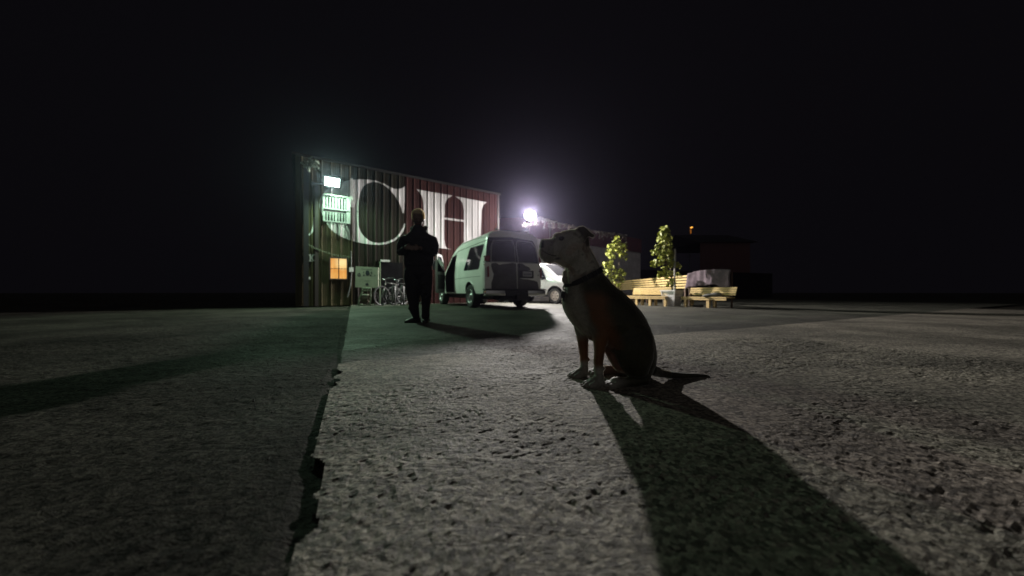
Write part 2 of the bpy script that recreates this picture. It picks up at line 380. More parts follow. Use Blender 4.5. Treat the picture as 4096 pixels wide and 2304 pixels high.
ground_obj('concrete_pavement', mb, [rough_sheet(-0.15, 4.2, -2.5, -0.008, 0.0065, h_slab, lambda U, V: (U > edge_u(V)) & (V < -0.010 + 0.006 * (fbm(U, V * 0, 12, 4, 70) - 0.5) - 0.04 * sst(0.16, 0.0, U)))], M['slab'])
pl = ragged(0.03, 0.012, 0.02, 14.5, 160, 0.012, 4.0) + [(0.02, 26), (24, 26), (24, 0.010), (8.0, 0.010)]
mb = MB(); mb.prism([UV(u, v) for u, v in pl], Vector((0, 0, -0.01)), Vector((0, 0, 0.002)))
ground_obj('yard_pavement', mb, [], M['yard'])
ground_obj('worn_pavement', None, [rough_sheet(-0.1, 9.0, 0.004, 1.9, 0.0125, h_worn, lambda U, V: (U > edge_u(V + 20) + 0.02) & (V < 0.62 + 0.55 * sst(0.0, 2.2, U) - 0.45 * sst(2.6, 4.6, U) + 0.5 * (fbm(U, V, 1.6, 5, 81) - 0.5)))], M['worn'])
ground_obj('asphalt_strip', None, [rough_sheet(-3.0, 0.12, -2.4, 5.2, 0.015, h_old, lambda U, V: U < 9)], M['asphalt'])
# loose grit scattered on the paving
mb = MB(); ico = bmesh.new(); bmesh.ops.create_icosphere(ico, subdivisions=1, radius=1)
iv = [v.co.copy() for v in ico.verts]; ifc = [[v.index for v in f.verts] for f in ico.faces]; ico.free()
for i in range(1700):
    if i < 950:
        D = random.uniform(0.75, 3.2); X = random.uniform(-0.9, 1.0) * D
        if noise.noise(Vector((X * 1.3, D * 1.3, 4))) < random.uniform(-0.35, 0.25): continue
        r = random.choice([0.0018, 0.0025, 0.003, 0.004, 0.005]) 
    else:
        D = random.uniform(1.0, 5); X = random.uniform(-0.70, -0.42) * D; r = random.uniform(0.002, 0.0045)
    a = random.uniform(0, 6.28); c = Vector((X, D, 0.004 + r * 0.4)) if i < 950 else Vector((X, D, -0.012 + r * 0.3))
    sx, sy, sz = r * random.uniform(0.8, 1.8), r * random.uniform(0.7, 1.2), r * random.uniform(0.5, 0.9)
    mb.add([c + Vector((p.x * sx * math.cos(a) - p.y * sy * math.sin(a), p.x * sx * math.sin(a) + p.y * sy * math.cos(a), p.z * sz)) * random.uniform(0.9, 1.1) if False else c + Vector((p.x * sx * math.cos(a) - p.y * sy * math.sin(a), p.x * sx * math.sin(a) + p.y * sy * math.cos(a), p.z * sz)) for p in iv], ifc)
tag(obj('gravel', mb, mat('grit', (0.07, 0.065, 0.06), 0.8, var=0.5, vscale=50)), 'dark loose grit scattered over the paving', kind='stuff')

# ================================================================== WAREHOUSE
A = Vector((-5.753, 11.86, 0)); e = Vector((0.8345, 0.5508, 0)); nrm = Vector((0.5508, -0.8345, 0))
WH = 5.15
def Wp(s, z, n=0.0): return A + e * s + nrm * n + Vector((0, 0, z))
def wall_hit(x, y, n=0.0):
    d = Vector(((x - 2048) / F, 1.0, (HY - y) / F)); o = Vector((0, 0, CAMH)); a = A + nrm * n
    k = (a - o).dot(nrm) / d.dot(nrm); p = o + d * k
    return (p - A).dot(e), p.z
S0 = wall_hit(1224, 1200)[0] - 0.30; SL = wall_hit(1404, 1000)[0]; S1 = wall_hit(1994, 1100)[0]
whs = thing('warehouse', 'dark red and tan corrugated steel warehouse with giant white letters', 'warehouse', A)
PER = 0.295
def prof(s):
    """ribbed sheet: flat pans with a narrow rib at every period, a small bead between"""
    t = (s / PER) % 1.0
    if t < 0.07: return 0.022 * t / 0.07
    if t < 0.13: return 0.022
    if t < 0.20: return 0.022 * (0.20 - t) / 0.07
    if 0.58 < t < 0.64: return 0.004
    return 0.0
BRK = [0, 0.07, 0.13, 0.20, 0.57, 0.585, 0.635, 0.65]
def svals(a, b):
    k = int(math.floor(a / PER)) - 1; r = [a]
    while k * PER < b:
        r += [k * PER + q * PER for q in BRK if a < k * PER + q * PER < b]; k += 1
    return sorted(r + [b])
def sheet(a, b, z0, z1, n0=0.0):
    m_ = MB(); ss = svals(a, b); vs = []; fs = []
    for s_ in ss:
        vs += [Wp(s_, z0, prof(s_) + n0), Wp(s_, z1, prof(s_) + n0)]
    for i in range(len(ss) - 1): fs.append([2 * i, 2 * i + 2, 2 * i + 3, 2 * i + 1])
    m_.add(vs, fs); return m_
SB = wall_hit(1617, 900)[0]
w1 = sheet(SB, S1, 0.0, WH); obj('wall', w1, M['red'], whs)
obj('wall', sheet(SL, SB, 0.0, WH), M['brown'], whs)['label'] = 'dark brown steel wall section behind the letter C'
w2 = sheet(S0, SL, 0.0, WH); o = obj('wall', w2, M['tan'], whs); o['label'] = 'tan stained steel wall section'
mb = MB()
for a_, b_ in ((S0, S1),):
    mb.prism([Wp(a_, 0, -0.03), Wp(b_, 0, -0.03), Wp(b_, 0, -9), Wp(a_, 0, -9)], Vector((0, 0, 0)), Vector((0, 0, WH - 0.02)))
obj('wall', mb, M['darkwall'], whs)['label'] = 'plain dark body of the building behind the front sheets'
mb = MB(); mb.prism([Wp(S0 - 0.1, WH - 0.015, 0.07), Wp(S0 - 0.1, WH + 0.06, 0.07), Wp(S0 - 0.1, WH + 0.85, -4.5), Wp(S0 - 0.1, WH + 0.06, -9.1), Wp(S0 - 0.1, WH - 0.015, -9.1)], Vector(), e * (S1 - S0 + 0.2))
obj('roof', mb, M['roofm'], whs)
mb = MB(); mb.prism([Wp(S1 - 0.06, 0, 0.035), Wp(S1 + 0.02, 0, 0.035), Wp(S1 + 0.02, 0, -0.1), Wp(S1 - 0.06, 0, -0.1)], Vector(), Vector((0, 0, WH - 0.02)))
obj('corner_trim', mb, M['rib_dark'], whs)
# white batten above the letter C and the seam strip under it
def wbox(x0, y0, x1, y1, n0, n1):
    s0, z0 = wall_hit(x0, y1); s1, z1 = wall_hit(x1, y0)
    return s0, s1, z0, z1, n0, n1
def wall_box(mb, s0, s1, z0, z1, n0, n1, mi=0):
    mb.prism([Wp(s0, z0, n0), Wp(s1, z0, n0), Wp(s1, z0, n1), Wp(s0, z0, n1)], Vector(), Vector((0, 0, z1 - z0)), mi); return mb
mb = MB(); s_, zt = wall_hit(1407, 716); zb = wall_hit(1407, 830)[1]
wall_box(mb, s_ - 0.06, s_ + 0.02, zb, zt, 0.0, 0.09); wall_box(mb, s_ + 0.03, s_ + 0.10, zb + 0.15, zt - 0.35, 0.0, 0.05)
obj('batten', mb, M['white_trim'], whs)
mb = MB(); wall_box(mb, s_ - 0.02, s_ + 0.02, 0.0, zb - 0.01, 0.0, 0.045); obj('batten', mb, M['tan'], whs)['label'] = 'tan seam batten'
# dark downpipe at the far left edge
mb = MB(); s_, z_ = wall_hit(1228, 700); wall_box(mb, s_ - 0.10, s_ + 0.05, 0, 4.9, 0.03, 0.12); obj('downpipe', mb, M['blackm'], whs)
mb = MB(); s_, z_ = wall_hit(1266, 900); wall_box(mb, s_ - 0.05, s_ + 0.06, 0.0, wall_hit(1266, 740)[1], 0.0, 0.05); obj('batten', mb, M['rib_dark'], whs)['label'] = 'dark seam batten'

# painted letters, following the ribs of the sheet
def paint(poly_px, name, closed=True, m='paint'):
    pl = [wall_hit(x, y, 0.012) for x, y in poly_px]
    a = min(p[0] for p in pl); b = max(p[0] for p in pl)
    ss = svals(a + 1e-4, b - 1e-4); fine = []
    for i in range(len(ss) - 1):
        k = max(1, int((ss[i + 1] - ss[i]) / 0.02)); fine += [ss[i] + (ss[i + 1] - ss[i]) * j / k for j in range(k)]
    fine.append(ss[-1])
    def cuts(s_):
        r = []
        for i in range(len(pl)):
            p, q = pl[i], pl[(i + 1) % len(pl)]
            if (p[0] - s_) * (q[0] - s_) < 0 or (p[0] == s_ and q[0] != s_ and q[0] > s_): r.append(p[1] + (q[1] - p[1]) * (s_ - p[0]) / (q[0] - p[0]))
        return sorted(r)
    mb = MB(); OFF = 0.004
    for i in range(len(fine) - 1):
        s0, s1 = fine[i], fine[i + 1]
        c0, c1, cm = cuts(s0 + 1e-5), cuts(s1 - 1e-5), cuts((s0 + s1) / 2)
        if len(c0) != len(c1) or len(c0) != len(cm): c0 = c1 = cm
        for k in range(0, len(c0) - 1, 2):
            n0, n1 = prof(s0) + OFF, prof(s1) + OFF
            mb.add([Wp(s0, c0[k], n0), Wp(s1, c1[k], n1), Wp(s1, c1[k + 1], n1), Wp(s0, c0[k + 1], n0)], [[0, 1, 2, 3]])
    return obj(name, mb, M[m], whs)
def c1(*p): return [(1216 + x / 4.529, 592 + y / 4.529) for x, y in p]
def c2(*p): return [(1216 + x / 3.623, 900 + y / 3.623) for x, y in p]
def c0(*p): return [(1216 + x / 1.2939, 592 + y / 1.2939) for x, y in p]
Cpoly = (c1((1785, 1180), (1770, 1100), (1720, 980), (1650, 870), (1550, 750), (1450, 670), (1350, 625), (1250, 612), (1150, 640), (1070, 700), (1020, 800), (990, 950), (975, 1150), (985, 1380)) +
         c2((795, 40), (835, 120), (880, 175), (950, 230), (1020, 255), (1100, 262), (1200, 245), (1310, 200), (1380, 130), (1425, 50)) + c1((1795, 1449), (1815, 1370), (1840, 1368), (1835, 1440)) +
         c2((1470, 10), (1440, 90), (1400, 150), (1320, 225), (1200, 275), (1100, 288), (1000, 285), (850, 265), (700, 232), (560, 180), (450, 115), (360, 35)) +
         c1((350, 1240), (300, 1150), (274, 1040), (285, 930), (335, 840), (420, 755), (560, 670), (740, 600), (870, 575), (1020, 568), (1150, 570), (1300, 590), (1450, 645), (1560, 710), (1650, 742), (1740, 740), (1800, 715), (1828, 690), (1825, 1000), (1812, 1175)))
paint(Cpoly, 'painted_letter')['label'] = 'white painted letter C'
bot = 997
Hp = (c0((582, 213), (650, 226), (770, 246), (742, 262), (729, 292), (727, 360)) + c0((828, 373), (828, 320), (822, 285), (808, 268), (785, 250)) +
      c0((865, 266), (947, 281), (930, 293), (920, 320), (916, 440)) + [(1922, 1015), (1930, 1026), (1945, 1033), (1885, 1022), (1845, 1011), (1850, 1000), (1856, 985)] +
      c0((829, 382), (727, 369)) + [(1778, 960), (1782, 984), (1790, 994), (1810, 998), (1760, 992), (1700, 983), (1676, 979), (1690, 970), (1697, 955)] + c0((620, 290), (614, 258), (600, 232)))
paint(Hp, 'painted_letter')['label'] = 'white painted letter H'
Rp = c1((172, 1245), (215, 1250), (205, 1340), (190, 1430)) + c2((165, 0), (150, 60), (125, 110), (85, 148), (40, 165), (0, 158)) + c2((45, 140), (80, 122), (112, 70), (125, 10)) + c1((160, 1430), (168, 1330))
paint(Rp, 'painted_letter')['label'] = 'white painted tail of a letter cut off at the corner'
# number 10
def mini(poly, n0=0.0, n1=0.02): return poly
s10, z10 = wall_hit(1250, 1031)
mb = MB(); k = 0.0105
s_, z_ = wall_hit(1241, 1030); wall_box(mb, s_ - 0.022, s_ + 0.022, z_ - 0.115, z_ + 0.115, 0.028, 0.035); wall_box(mb, s_ - 0.05, s_ - 0.022, z_ + 0.06, z_ + 0.1, 0.028, 0.035); wall_box(mb, s_ - 0.05, s_ + 0.05, z_ - 0.14, z_ - 0.115, 0.028, 0.035)
s_, z_ = wall_hit(1256, 1031); ring = []
for i in range(20):
    t0, t1 = 2 * math.pi * i / 20, 2 * math.pi * (i + 1) / 20
    q = [Wp(s_ + 0.085 * math.cos(t0), z_ + 0.12 * math.sin(t0), 0.035), Wp(s_ + 0.085 * math.cos(t1), z_ + 0.12 * math.sin(t1), 0.035), Wp(s_ + 0.042 * math.cos(t1), z_ + 0.085 * math.sin(t1), 0.035), Wp(s_ + 0.042 * math.cos(t0), z_ + 0.085 * math.sin(t0), 0.035)]
    mb.add(q, [[0, 1, 2, 3]])
obj('painted_number', mb, mat('worn_number_paint', (0.22, 0.22, 0.21), 0.7), whs)['label'] = 'white painted number 10'

# caged window below the green-white floodlight
s0, zt = wall_hit(1293, 780); s1, _ = wall_hit(1399, 905); _, zb = wall_hit(1297, 886)
wn = obj('window', wall_box(MB(), s0 + 0.05, s1 - 0.08, zb + 0.05, zt - 0.05, 0.0, 0.032), M['glass'], whs)
mb = MB()
for i in range(26):
    z_ = zb + 0.10 + (zt - zb - 0.2) * i / 25; wall_box(mb, s0 + 0.1, s1 - 0.14, z_, z_ + 0.014, 0.033, 0.05)
obj('blind', mb, mat('grey_blind', (0.16, 0.16, 0.16), 0.6), wn)
mb = MB(); n0, n1 = 0.14, 0.165
for z_ in (zt, (zt + zb) / 2 - 0.02, zb): wall_box(mb, s0, s1, z_ - 0.02, z_ + 0.02, n0, n1)
wall_box(mb, s0, s1, (zt + zb) / 2 - 0.14, (zt + zb) / 2 - 0.05, n0 - 0.02, n0 - 0.004)
for i in range(9):
    s_ = s0 + 0.02 + (s1 - s0 - 0.1) * i / 8; wd = 0.035 if i in (0, 4) else 0.017
    wall_box(mb, s_ - wd, s_ + wd, zb, zt, n0 - 0.02, n0 - 0.003)
wall_box(mb, s1 - 0.12, s1, zb, zt, 0.0, n1 - 0.01)
for z_ in (zt - 0.05, zb + 0.03):
    for s_ in (s0 + 0.02, s1 - 0.2): wall_box(mb, s_, s_ + 0.03, z_ - 0.015, z_ + 0.015, 0.02, n0)
obj('window_guard', mb, M['guard'], wn)

# lit amber window
s0, zt = wall_hit(1322, 1033); s1, _ = wall_hit(1386, 1115); _, zb = wall_hit(1322, 1114)
def amber():
    m = bpy.data.materials.new('amber_curtain_lit'); m.use_nodes = True; t = m.node_tree; b = t.nodes['Principled BSDF']
    tc = t.nodes.new('ShaderNodeTexCoord'); mp = t.nodes.new('ShaderNodeMapping'); mp.inputs['Scale'].default_value = (9, 9, 0.6); t.links.new(tc.outputs['Object'], mp.inputs[0])
    n = t.nodes.new('ShaderNodeTexNoise'); n.inputs['Scale'].default_value = 3; t.links.new(mp.outputs[0], n.inputs[0])
    r = t.nodes.new('ShaderNodeValToRGB'); r.color_ramp.elements[0].position = 0.3; r.color_ramp.elements[1].position = 0.7
    r.color_ramp.elements[0].color = (0.75, 0.27, 0.035, 1); r.color_ramp.elements[1].color = (1.0, 0.50, 0.13, 1)
    t.links.new(n.outputs[0], r.inputs[0]); t.links.new(r.outputs[0], b.inputs['Emission Color']); b.inputs['Emission Strength'].default_value = 0.85
    b.inputs['Base Color'].default_value = (0.3, 0.2, 0.1, 1); return m
M['amber'] = amber()
M['bulb'] = mat('window_bulb_glow', (1, 1, 1), emit=(1.0, 0.78, 0.4), estr=2.0)
wn = obj('window', wall_box(MB(), s0, s1, zb, zt, 0.0, 0.030), M['amber'], whs); wn['label'] = 'amber lit window with curtain'
mb = MB(); fw = 0.04
wall_box(mb, s0 - fw, s0, zb - fw, zt + fw, 0.0, 0.06); wall_box(mb, s1, s1 + fw, zb - fw, zt + fw, 0.0, 0.06)
wall_box(mb, s0, s1, zt, zt + fw, 0.0, 0.06); wall_box(mb, s0, s1, zb - fw, zb, 0.0, 0.06)
sm = (s0 + s1) / 2 + 0.0; wall_box(mb, sm - 0.014, sm + 0.014, zb, zt, 0.031, 0.055); wall_box(mb, s0, sm - 0.014, (zb + zt) / 2 - 0.008, (zb + zt) / 2 + 0.008, 0.031, 0.05); wall_box(mb, sm + 0.014, s1, (zb + zt) / 2 - 0.008, (zb + zt) / 2 + 0.008, 0.031, 0.05)
obj('window_frame', mb, M['rib_dark'], wn)
bt = M['amber'].node_tree; pnt = Wp(s1 - 0.12, zt - 0.12, 0.03) - A; vm = bt.nodes.new('ShaderNodeVectorMath'); vm.operation = 'DISTANCE'; vm.inputs[1].default_value = pnt
tcn = bt.nodes.new('ShaderNodeTexCoord'); bt.links.new(tcn.outputs['Object'], vm.inputs[0]); mrn = bt.nodes.new('ShaderNodeMapRange'); mrn.inputs[1].default_value = 0.05; mrn.inputs[2].default_value = 0.34; mrn.inputs[3].default_value = 1; mrn.inputs[4].default_value = 0; bt.links.new(vm.outputs['Value'], mrn.inputs[0])
src = bt.nodes['Principled BSDF'].inputs['Emission Color'].links[0].from_socket; mxn = bt.nodes.new('ShaderNodeMixRGB'); mxn.inputs[2].default_value = (1.25, 0.95, 0.42, 1); bt.links.new(mrn.outputs[0], mxn.inputs[0]); bt.links.new(src, mxn.inputs[1]); bt.links.new(mxn.outputs[0], bt.nodes['Principled BSDF'].inputs['Emission Color'])
# sagging cable, conduit and box
mb = MB(); pts = []
for i in range(25):
    t = i / 24; x0, y0 = 1224 + (1403 - 1224) * t, 0
    yy = 972 + (1026 - 972) * (1 - (1 - t) ** 2.0); pts.append(Wp(wall_hit(x0, yy)[0], wall_hit(x0, yy)[1], 0.06))
mb.tube(pts, 0.006, 6); mb.tube([p + Vector((0, 0, -0.035 - 0.01 * math.sin(i * 0.4))) for i, p in enumerate(pts)], 0.005, 6)
obj('wall_cable', mb, mat('old_cable', (0.09, 0.10, 0.06), 0.7), whs)
mb = MB(); s_, z_ = wall_hit(1404, 1079); wall_box(mb, s_ - 0.07, s_ + 0.07, z_ - 0.08, z_ + 0.08, 0.03, 0.12)
jb = obj('junction_box', mb, M['white_trim'], whs)
mb = MB().tube([Wp(s_, z_ + 0.08, 0.07), Wp(s_, 2.0, 0.07)], 0.013, 8); mb.tube([Wp(s_ + 0.01, z_ - 0.08, 0.07), Wp(s_ - 0.02, 0.75, 0.07), Wp(s_ - 0.12, 0.3, 0.06)], 0.016, 8); obj('conduit', mb, M['galv'], jb)
# dark cupboard or doorway with pale lintel strip
s0, zt = wall_hit(1522, 1047); s1, _ = wall_hit(1608, 1100)
dr = obj('doorway', wall_box(MB(), s0, s1, 0.02, zt, 0.0, 0.040), M['darkwall'], whs)
mb = MB(); s2, _ = wall_hit(1557, 1044); wall_box(mb, s0, s2, zt + 0.003, zt + 0.075, 0.0, 0.10); obj('lintel', mb, M['white_trim'], dr)
mb = MB(); wall_box(mb, s0 - 0.035, s0 - 0.003, 0.02, zt, 0.0, 0.06); obj('door_frame', mb, M['hose'], dr)
# small pale fitting far left
mb = MB(); s_, z_ = wall_hit(1236, 1113); wall_box(mb, s_ - 0.04, s_ + 0.04, z_ - 0.04, z_ + 0.04, 0.0, 0.06); obj('socket', mb, M['white_trim'], whs)

# ---- green-white floodlight
gs, gz = wall_hit(1329, 727, 0.34); gc = Wp(gs, gz, 0.30)
fl = thing('floodlight', 'glowing green-white rectangular floodlight on the warehouse wall above the caged window', 'floodlight', gc)
tilt = Matrix.Translation(gc) @ Matrix.Rotation(math.atan2(e.y, e.x), 4, 'Z') @ Matrix.Rotation(R(20), 4, 'X')
mb = MB(); mb.box(None, (0.50, 0.10, 0.36), M=tilt @ Matrix.Translation((0, 0.075, 0)), bev=0.02); obj('housing', mb, M['blackm'], fl)
mb = MB(); mb.box(None, (0.45, 0.016, 0.28), M=tilt @ Matrix.Translation((0, 0.012, 0)), bev=0.006); obj('lens', mb, M['lampg'], fl)
mb = MB(); mb.tube([gc + Vector((0, 0.1, 0)), gc - nrm * 0.25, Wp(gs - 0.05, gz + 0.02, 0.02)], 0.02, 8); obj('bracket', mb, M['blackm'], fl)
spot('floodlight_beam', gc + nrm * 0.14 + Vector((0, 0, -0.03)), gc + nrm * 2.2 + Vector((0.9, 0, -3.6)), GREEN_LAMP_W, (0.60, 1.0, 0.67), 158, 0.5, 0.12, fl)
# pipes running left of the floodlight
mb = MB()
for k in range(3):
    pts = []
    for i in range(14):
        t = i / 13; x_ = 1246 + (1316 - 1246) * t; y_ = 728 + k * 5 + 9 * t + 4 * math.sin(t * 5 + k); s_, z_ = wall_hit(x_, y_, 0.1); pts.append(Wp(s_, z_, 0.1 + 0.05 * k))
    mb.tube(pts, 0.022, 8)
tag(obj('cable_bundle', mb, M['galv']), 'bundle of grey pipes running left of the green-white floodlight', 'pipes')

# ================================================================== LEAF HELPERS
def leaf(mb, c, size, nrmv, spin, mi=0):
    z = nrmv.normalized(); x = z.orthogonal().normalized(); x = Matrix.Rotation(spin, 3, z) @ x; y = z.cross(x)
    L_ = size; W_ = size * 0.42
    pts = [c, c + x * L_ * 0.3 + y * W_ + z * 0.12 * L_, c + x * L_ * 0.75 + y * W_ * 0.7 + z * 0.05 * L_, c + x * L_ - z * 0.12 * L_, c + x * L_ * 0.75 - y * W_ * 0.7 + z * 0.05 * L_, c + x * L_ * 0.3 - y * W_ + z * 0.12 * L_]
    mb.add(pts, [[0, 1, 2, 3], [0, 3, 4, 5]], mi)
def clump(mb, c, rad, n, size, rng):
    for i in range(n):
        d = Vector((rng.gauss(0, 1), rng.gauss(0, 1), rng.gauss(0, 1))); d.normalize(); r = rad * rng.random() ** 0.5
        p = c + Vector((d.x * r, d.y * r, d.z * r * 0.95)); leaf(mb, p, size * rng.uniform(0.7, 1.3), d + Vector((rng.uniform(-.5, .5), rng.uniform(-.5, .5), 0.5)), rng.uniform(0, 6.28))

# plant tuft at the top left eave
rng = random.Random(3); mb = MB()
for (x_, y_) in ((1218, 650), (1224, 664), (1234, 652), (1241, 668), (1243, 640), (1249, 655), (1254, 662), (1262, 645), (1264, 668), (1268, 672), (1262, 656), (1236, 672)):
    s_, z_ = wall_hit(x_, y_, 0.25); clump(mb, Wp(s_, z_, 0.25), 0.05, 9, 0.11, rng)
pb = thing('hanging_plant', 'pale leafy creeper hanging at the top left corner of the warehouse', 'plant', Wp(wall_hit(1250, 660)[0], wall_hit(1250, 660)[1], 0.2))
obj('leaves', mb, M['leafpale'], pb)
mb = MB(); mb.tube([Wp(wall_hit(x_, y_, 0.2)[0], wall_hit(x_, y_, 0.2)[1], 0.22) for x_, y_ in ((1222, 646), (1234, 648), (1246, 652), (1256, 660), (1264, 664))], 0.012, 6); obj('stem', mb, M['bark'], pb)

# ================================================================== SIGN BOARD, HOSE STAND, BICYCLES
def grp_pt(x, y, D): return P(x, y, D)
Dq = wall_hit(1465, 1200); base = Wp(Dq[0], 0, 0.75)
Db = base.y
sg = thing('sign_board', 'square pale notice board with faded emblem standing before the red wall', 'sign', Vector((P(1467, 1200, Db).x, Db, 0)))
def quadpx(pts, D, th, mb=None, mi=0, dy=0.0):
    mb = mb or MB(); mb.prism([P(x, y, D) + Vector((0, dy, 0)) for x, y in pts], Vector(), Vector((0, th, 0)), mi); return mb
def cz(*p): return [(1400 + x / 7.246, 1030 + y / 7.246) for x, y in p]
obj('board', quadpx(cz((165, 255), (825, 290), (825, 880), (150, 860)), Db, 0.03), M['signw'], sg)
mb = MB(); rng = random.Random(8)
def blob(cx_, cy_, rx, ry, seed, hole=0):
    n = 22; pts = []
    for i in range(n):
        a = 2 * math.pi * i / n; q = 1 + 0.30 * noise.noise(Vector((math.cos(a) * 2, math.sin(a) * 2, seed)))
        pts.append(cz((cx_ + rx * q * math.cos(a), cy_ + ry * q * math.sin(a)))[0])
    for i in range(n):
        j = (i + 1) % n
        if hole: 
            c_ = cz((cx_, cy_))[0]; q = [pts[i], pts[j], tuple(c_[k] + (pts[j][k] - c_[k]) * hole for k in (0, 1)), tuple(c_[k] + (pts[i][k] - c_[k]) * hole for k in (0, 1))]
            mb.add([P(x, y, Db) + Vector((0, -0.003, 0)) for x, y in q], [[0, 1, 2, 3]])
    if not hole: mb.add([P(x, y, Db) + Vector((0, -0.003, 0)) for x, y in pts], [list(range(n))])
blob(262, 500, 48, 45, 1, 0.5); blob(510, 450, 62, 75, 2); blob(620, 440, 26, 30, 3, 0.4); blob(400, 430, 16, 18, 4); blob(405, 510, 26, 20, 5); blob(720, 520, 18, 18, 6, 0.5); blob(495, 780, 45, 42, 7); blob(600, 520, 30, 20, 8)
for i in range(13):
    x_ = 335 + i * 24 + rng.uniform(-3, 3); y_ = 318 + i * 2.2; mb.add([P(*q, Db) + Vector((0, -0.003, 0)) for q in cz((x_, y_), (x_ + 13, y_), (x_ + 12, y_ + 20), (x_, y_ + 22))], [[0, 1, 2, 3]])
for i in range(8):
    x_ = 420 + i * 19; mb.add([P(*q, Db) + Vector((0, -0.003, 0)) for q in cz((x_, 670), (x_ + 10, 670), (x_ + 10, 684), (x_, 684))], [[0, 1, 2, 3]])
obj('emblem', mb, M['signink'], sg)
mb = MB()
for x_ in (1432, 1500): obj('post', MB().tube([P(x_, 1150, Db + 0.04), Vector((P(x_, 1150, Db + 0.04).x, Db + 0.04, 0))], 0.018, 8), M['rib_dark'], sg)
# hose reel stand below the board
Dh = Db - 0.25
hs = thing('hose_cart', 'pale green tubular hose cart under the notice board', 'hose cart', Vector((P(1458, 1200, Dh).x, Dh, 0)))
mb = MB()
def fl0(p): return Vector((p.x, p.y, max(p.z, 0.02)))
mb.tube([P(1450, 1152, Dh), P(1449, 1170, Dh), P(1444, 1180, Dh), P(1438, 1195, Dh), fl0(P(1434, 1219, Dh))], 0.026, 8)
mb.tube([P(1483, 1152, Dh), P(1483, 1180, Dh), P(1484, 1195, Dh), fl0(P(1479, 1219, Dh))], 0.026, 8)
for y_ in (1153, 1162): mb.tube([P(1450, y_, Dh), P(1483, y_, Dh)], 0.024, 8)
mb.tube([fl0(P(1430, 1220, Dh)), fl0(P(1486, 1220, Dh))], 0.02, 8); mb.tube([fl0(P(1434, 1219, Dh)), fl0(P(1434, 1219, Dh)) + Vector((0.0, 0.3, 0))], 0.02, 8)
mb.tube([fl0(P(1479, 1219, Dh)), fl0(P(1479, 1219, Dh)) + Vector((0.0, 0.3, 0))], 0.02, 8)
obj('frame', mb, M['hose'], hs)
mb = MB(); cc = P(1464, 1193, Dh + 0.12)
for k in range(7):
    rr_ = 0.13 + 0.008 * (k % 2); mb.lathe([(rr_ - 0.014, -0.014), (rr_ + 0.014, -0.014), (rr_ + 0.014, 0.014), (rr_ - 0.014, 0.014), (rr_ - 0.014, -0.014)], cc + Vector((-0.10 + 0.032 * k, 0, 0)), (1, 0.1, 0), 24)
mb.tube([cc + Vector((-0.14, 0, 0)), cc + Vector((0.14, 0.01, 0))], 0.02, 8)
obj('hose_reel', mb, mat('dark_hose', (0.10, 0.09, 0.06), 0.5, var=0.5, vscale=20), hs)

def bicycle(name, x_, Dd, ang, label, col):
    b0 = G(x_, 1220); b0 = Vector(((x_ - 2048) / F * Dd, Dd, 0))
    t = thing(name, label, 'bicycle', b0, ang, 'bicycles parked by the warehouse wall')
    ms = MB()
    for nm, xx in (('wheel', -0.5), ('wheel', 0.5)):
        m1 = MB(); prof_ = [(0.33 + 0.02 * math.cos(a), 0.018 * math.sin(a)) for a in [2 * math.pi * k / 8 for k in range(9)]]
        m1.lathe(prof_, (xx, 0, 0.35), (0, 1, 0), 32, 0)
        m1.lathe([(0.31, -0.012), (0.315, 0.0), (0.31, 0.012), (0.295, 0), (0.31, -0.012)], (xx, 0, 0.35), (0, 1, 0), 32, 1)
        for k in range(14):
            a = 2 * math.pi * k / 14; m1.tube([(xx, 0.01 * (-1) ** k, 0.35), (xx + 0.3 * math.cos(a), 0, 0.35 + 0.3 * math.sin(a))], 0.002, 3, 1)
        m1.tube([(xx, -0.04, 0.35), (xx, 0.04, 0.35)], 0.02, 8, 1)
        obj(nm, m1, [M['rubber'], M['galv']], t, world=False, smooth=True, ang=40)
    fr = MB(); bb = (0.0, 0, 0.28); st = (0.15, 0, 0.78); hd = (-0.33, 0, 0.82); hb = (-0.37, 0, 0.66)
    for a, b in ((bb, st), (st, hd), (bb, hb), (hd, hb), (bb, (0.5, 0, 0.35)), ((0.12, 0, 0.7), (0.5, 0, 0.35)), (hb, (-0.5, 0.04, 0.35)), (hb, (-0.5, -0.04, 0.35))): fr.tube([a, b], 0.016, 8)
    fr.tube([st, (0.17, 0, 0.90)], 0.013, 8)
    obj('frame', fr, col, t, world=False, smooth=True)
    hbm = MB(); hbm.tube([hd, (-0.35, 0, 0.93)], 0.014, 8); hbm.tube([(-0.22, -0.30, 1.0), (-0.34, -0.2, 0.98), (-0.38, 0, 0.94), (-0.34, 0.2, 0.98), (-0.22, 0.30, 1.0)], 0.013, 8); hbm.ball((-0.42, 0, 0.93), 0.04)
    obj('handlebar', hbm, M['chrome'], t, world=False, smooth=True)
    sd = MB(); sd.ball((0.19, 0, 0.92), (0.13, 0.07, 0.03)); obj('saddle', sd, M['blackm'], t, world=False, smooth=True)
    ch = MB(); ch.lathe([(0.0, 0.03), (0.09, 0.03), (0.09, 0.036), (0.0, 0.036)], (0, 0.02, 0.28), (0, 1, 0), 20); ch.tube([(0, 0.05, 0.28), (0.1, 0.06, 0.16), (0.1, 0.12, 0.16)], 0.012, 6); ch.tube([(0, -0.05, 0.28), (-0.1, -0.06, 0.40), (-0.1, -0.12, 0.40)], 0.012, 6)
    obj('crank', ch, M['chrome'], t, world=False, smooth=True)
    return t
D1 = Wp(wall_hit(1565, 1215)[0], 0, 0.8).y
bicycle('bicycle', 1572, D1 - 0.1, R(62), 'bicycle with pale front fork at the left end of the rack', mat('grey_enamel', (0.10, 0.10, 0.09), 0.4))
bicycle('bicycle', 1624, D1 + 0.45, R(48), 'bicycle half hidden behind the standing person', mat('silver_enamel', (0.09, 0.09, 0.09), 0.4))
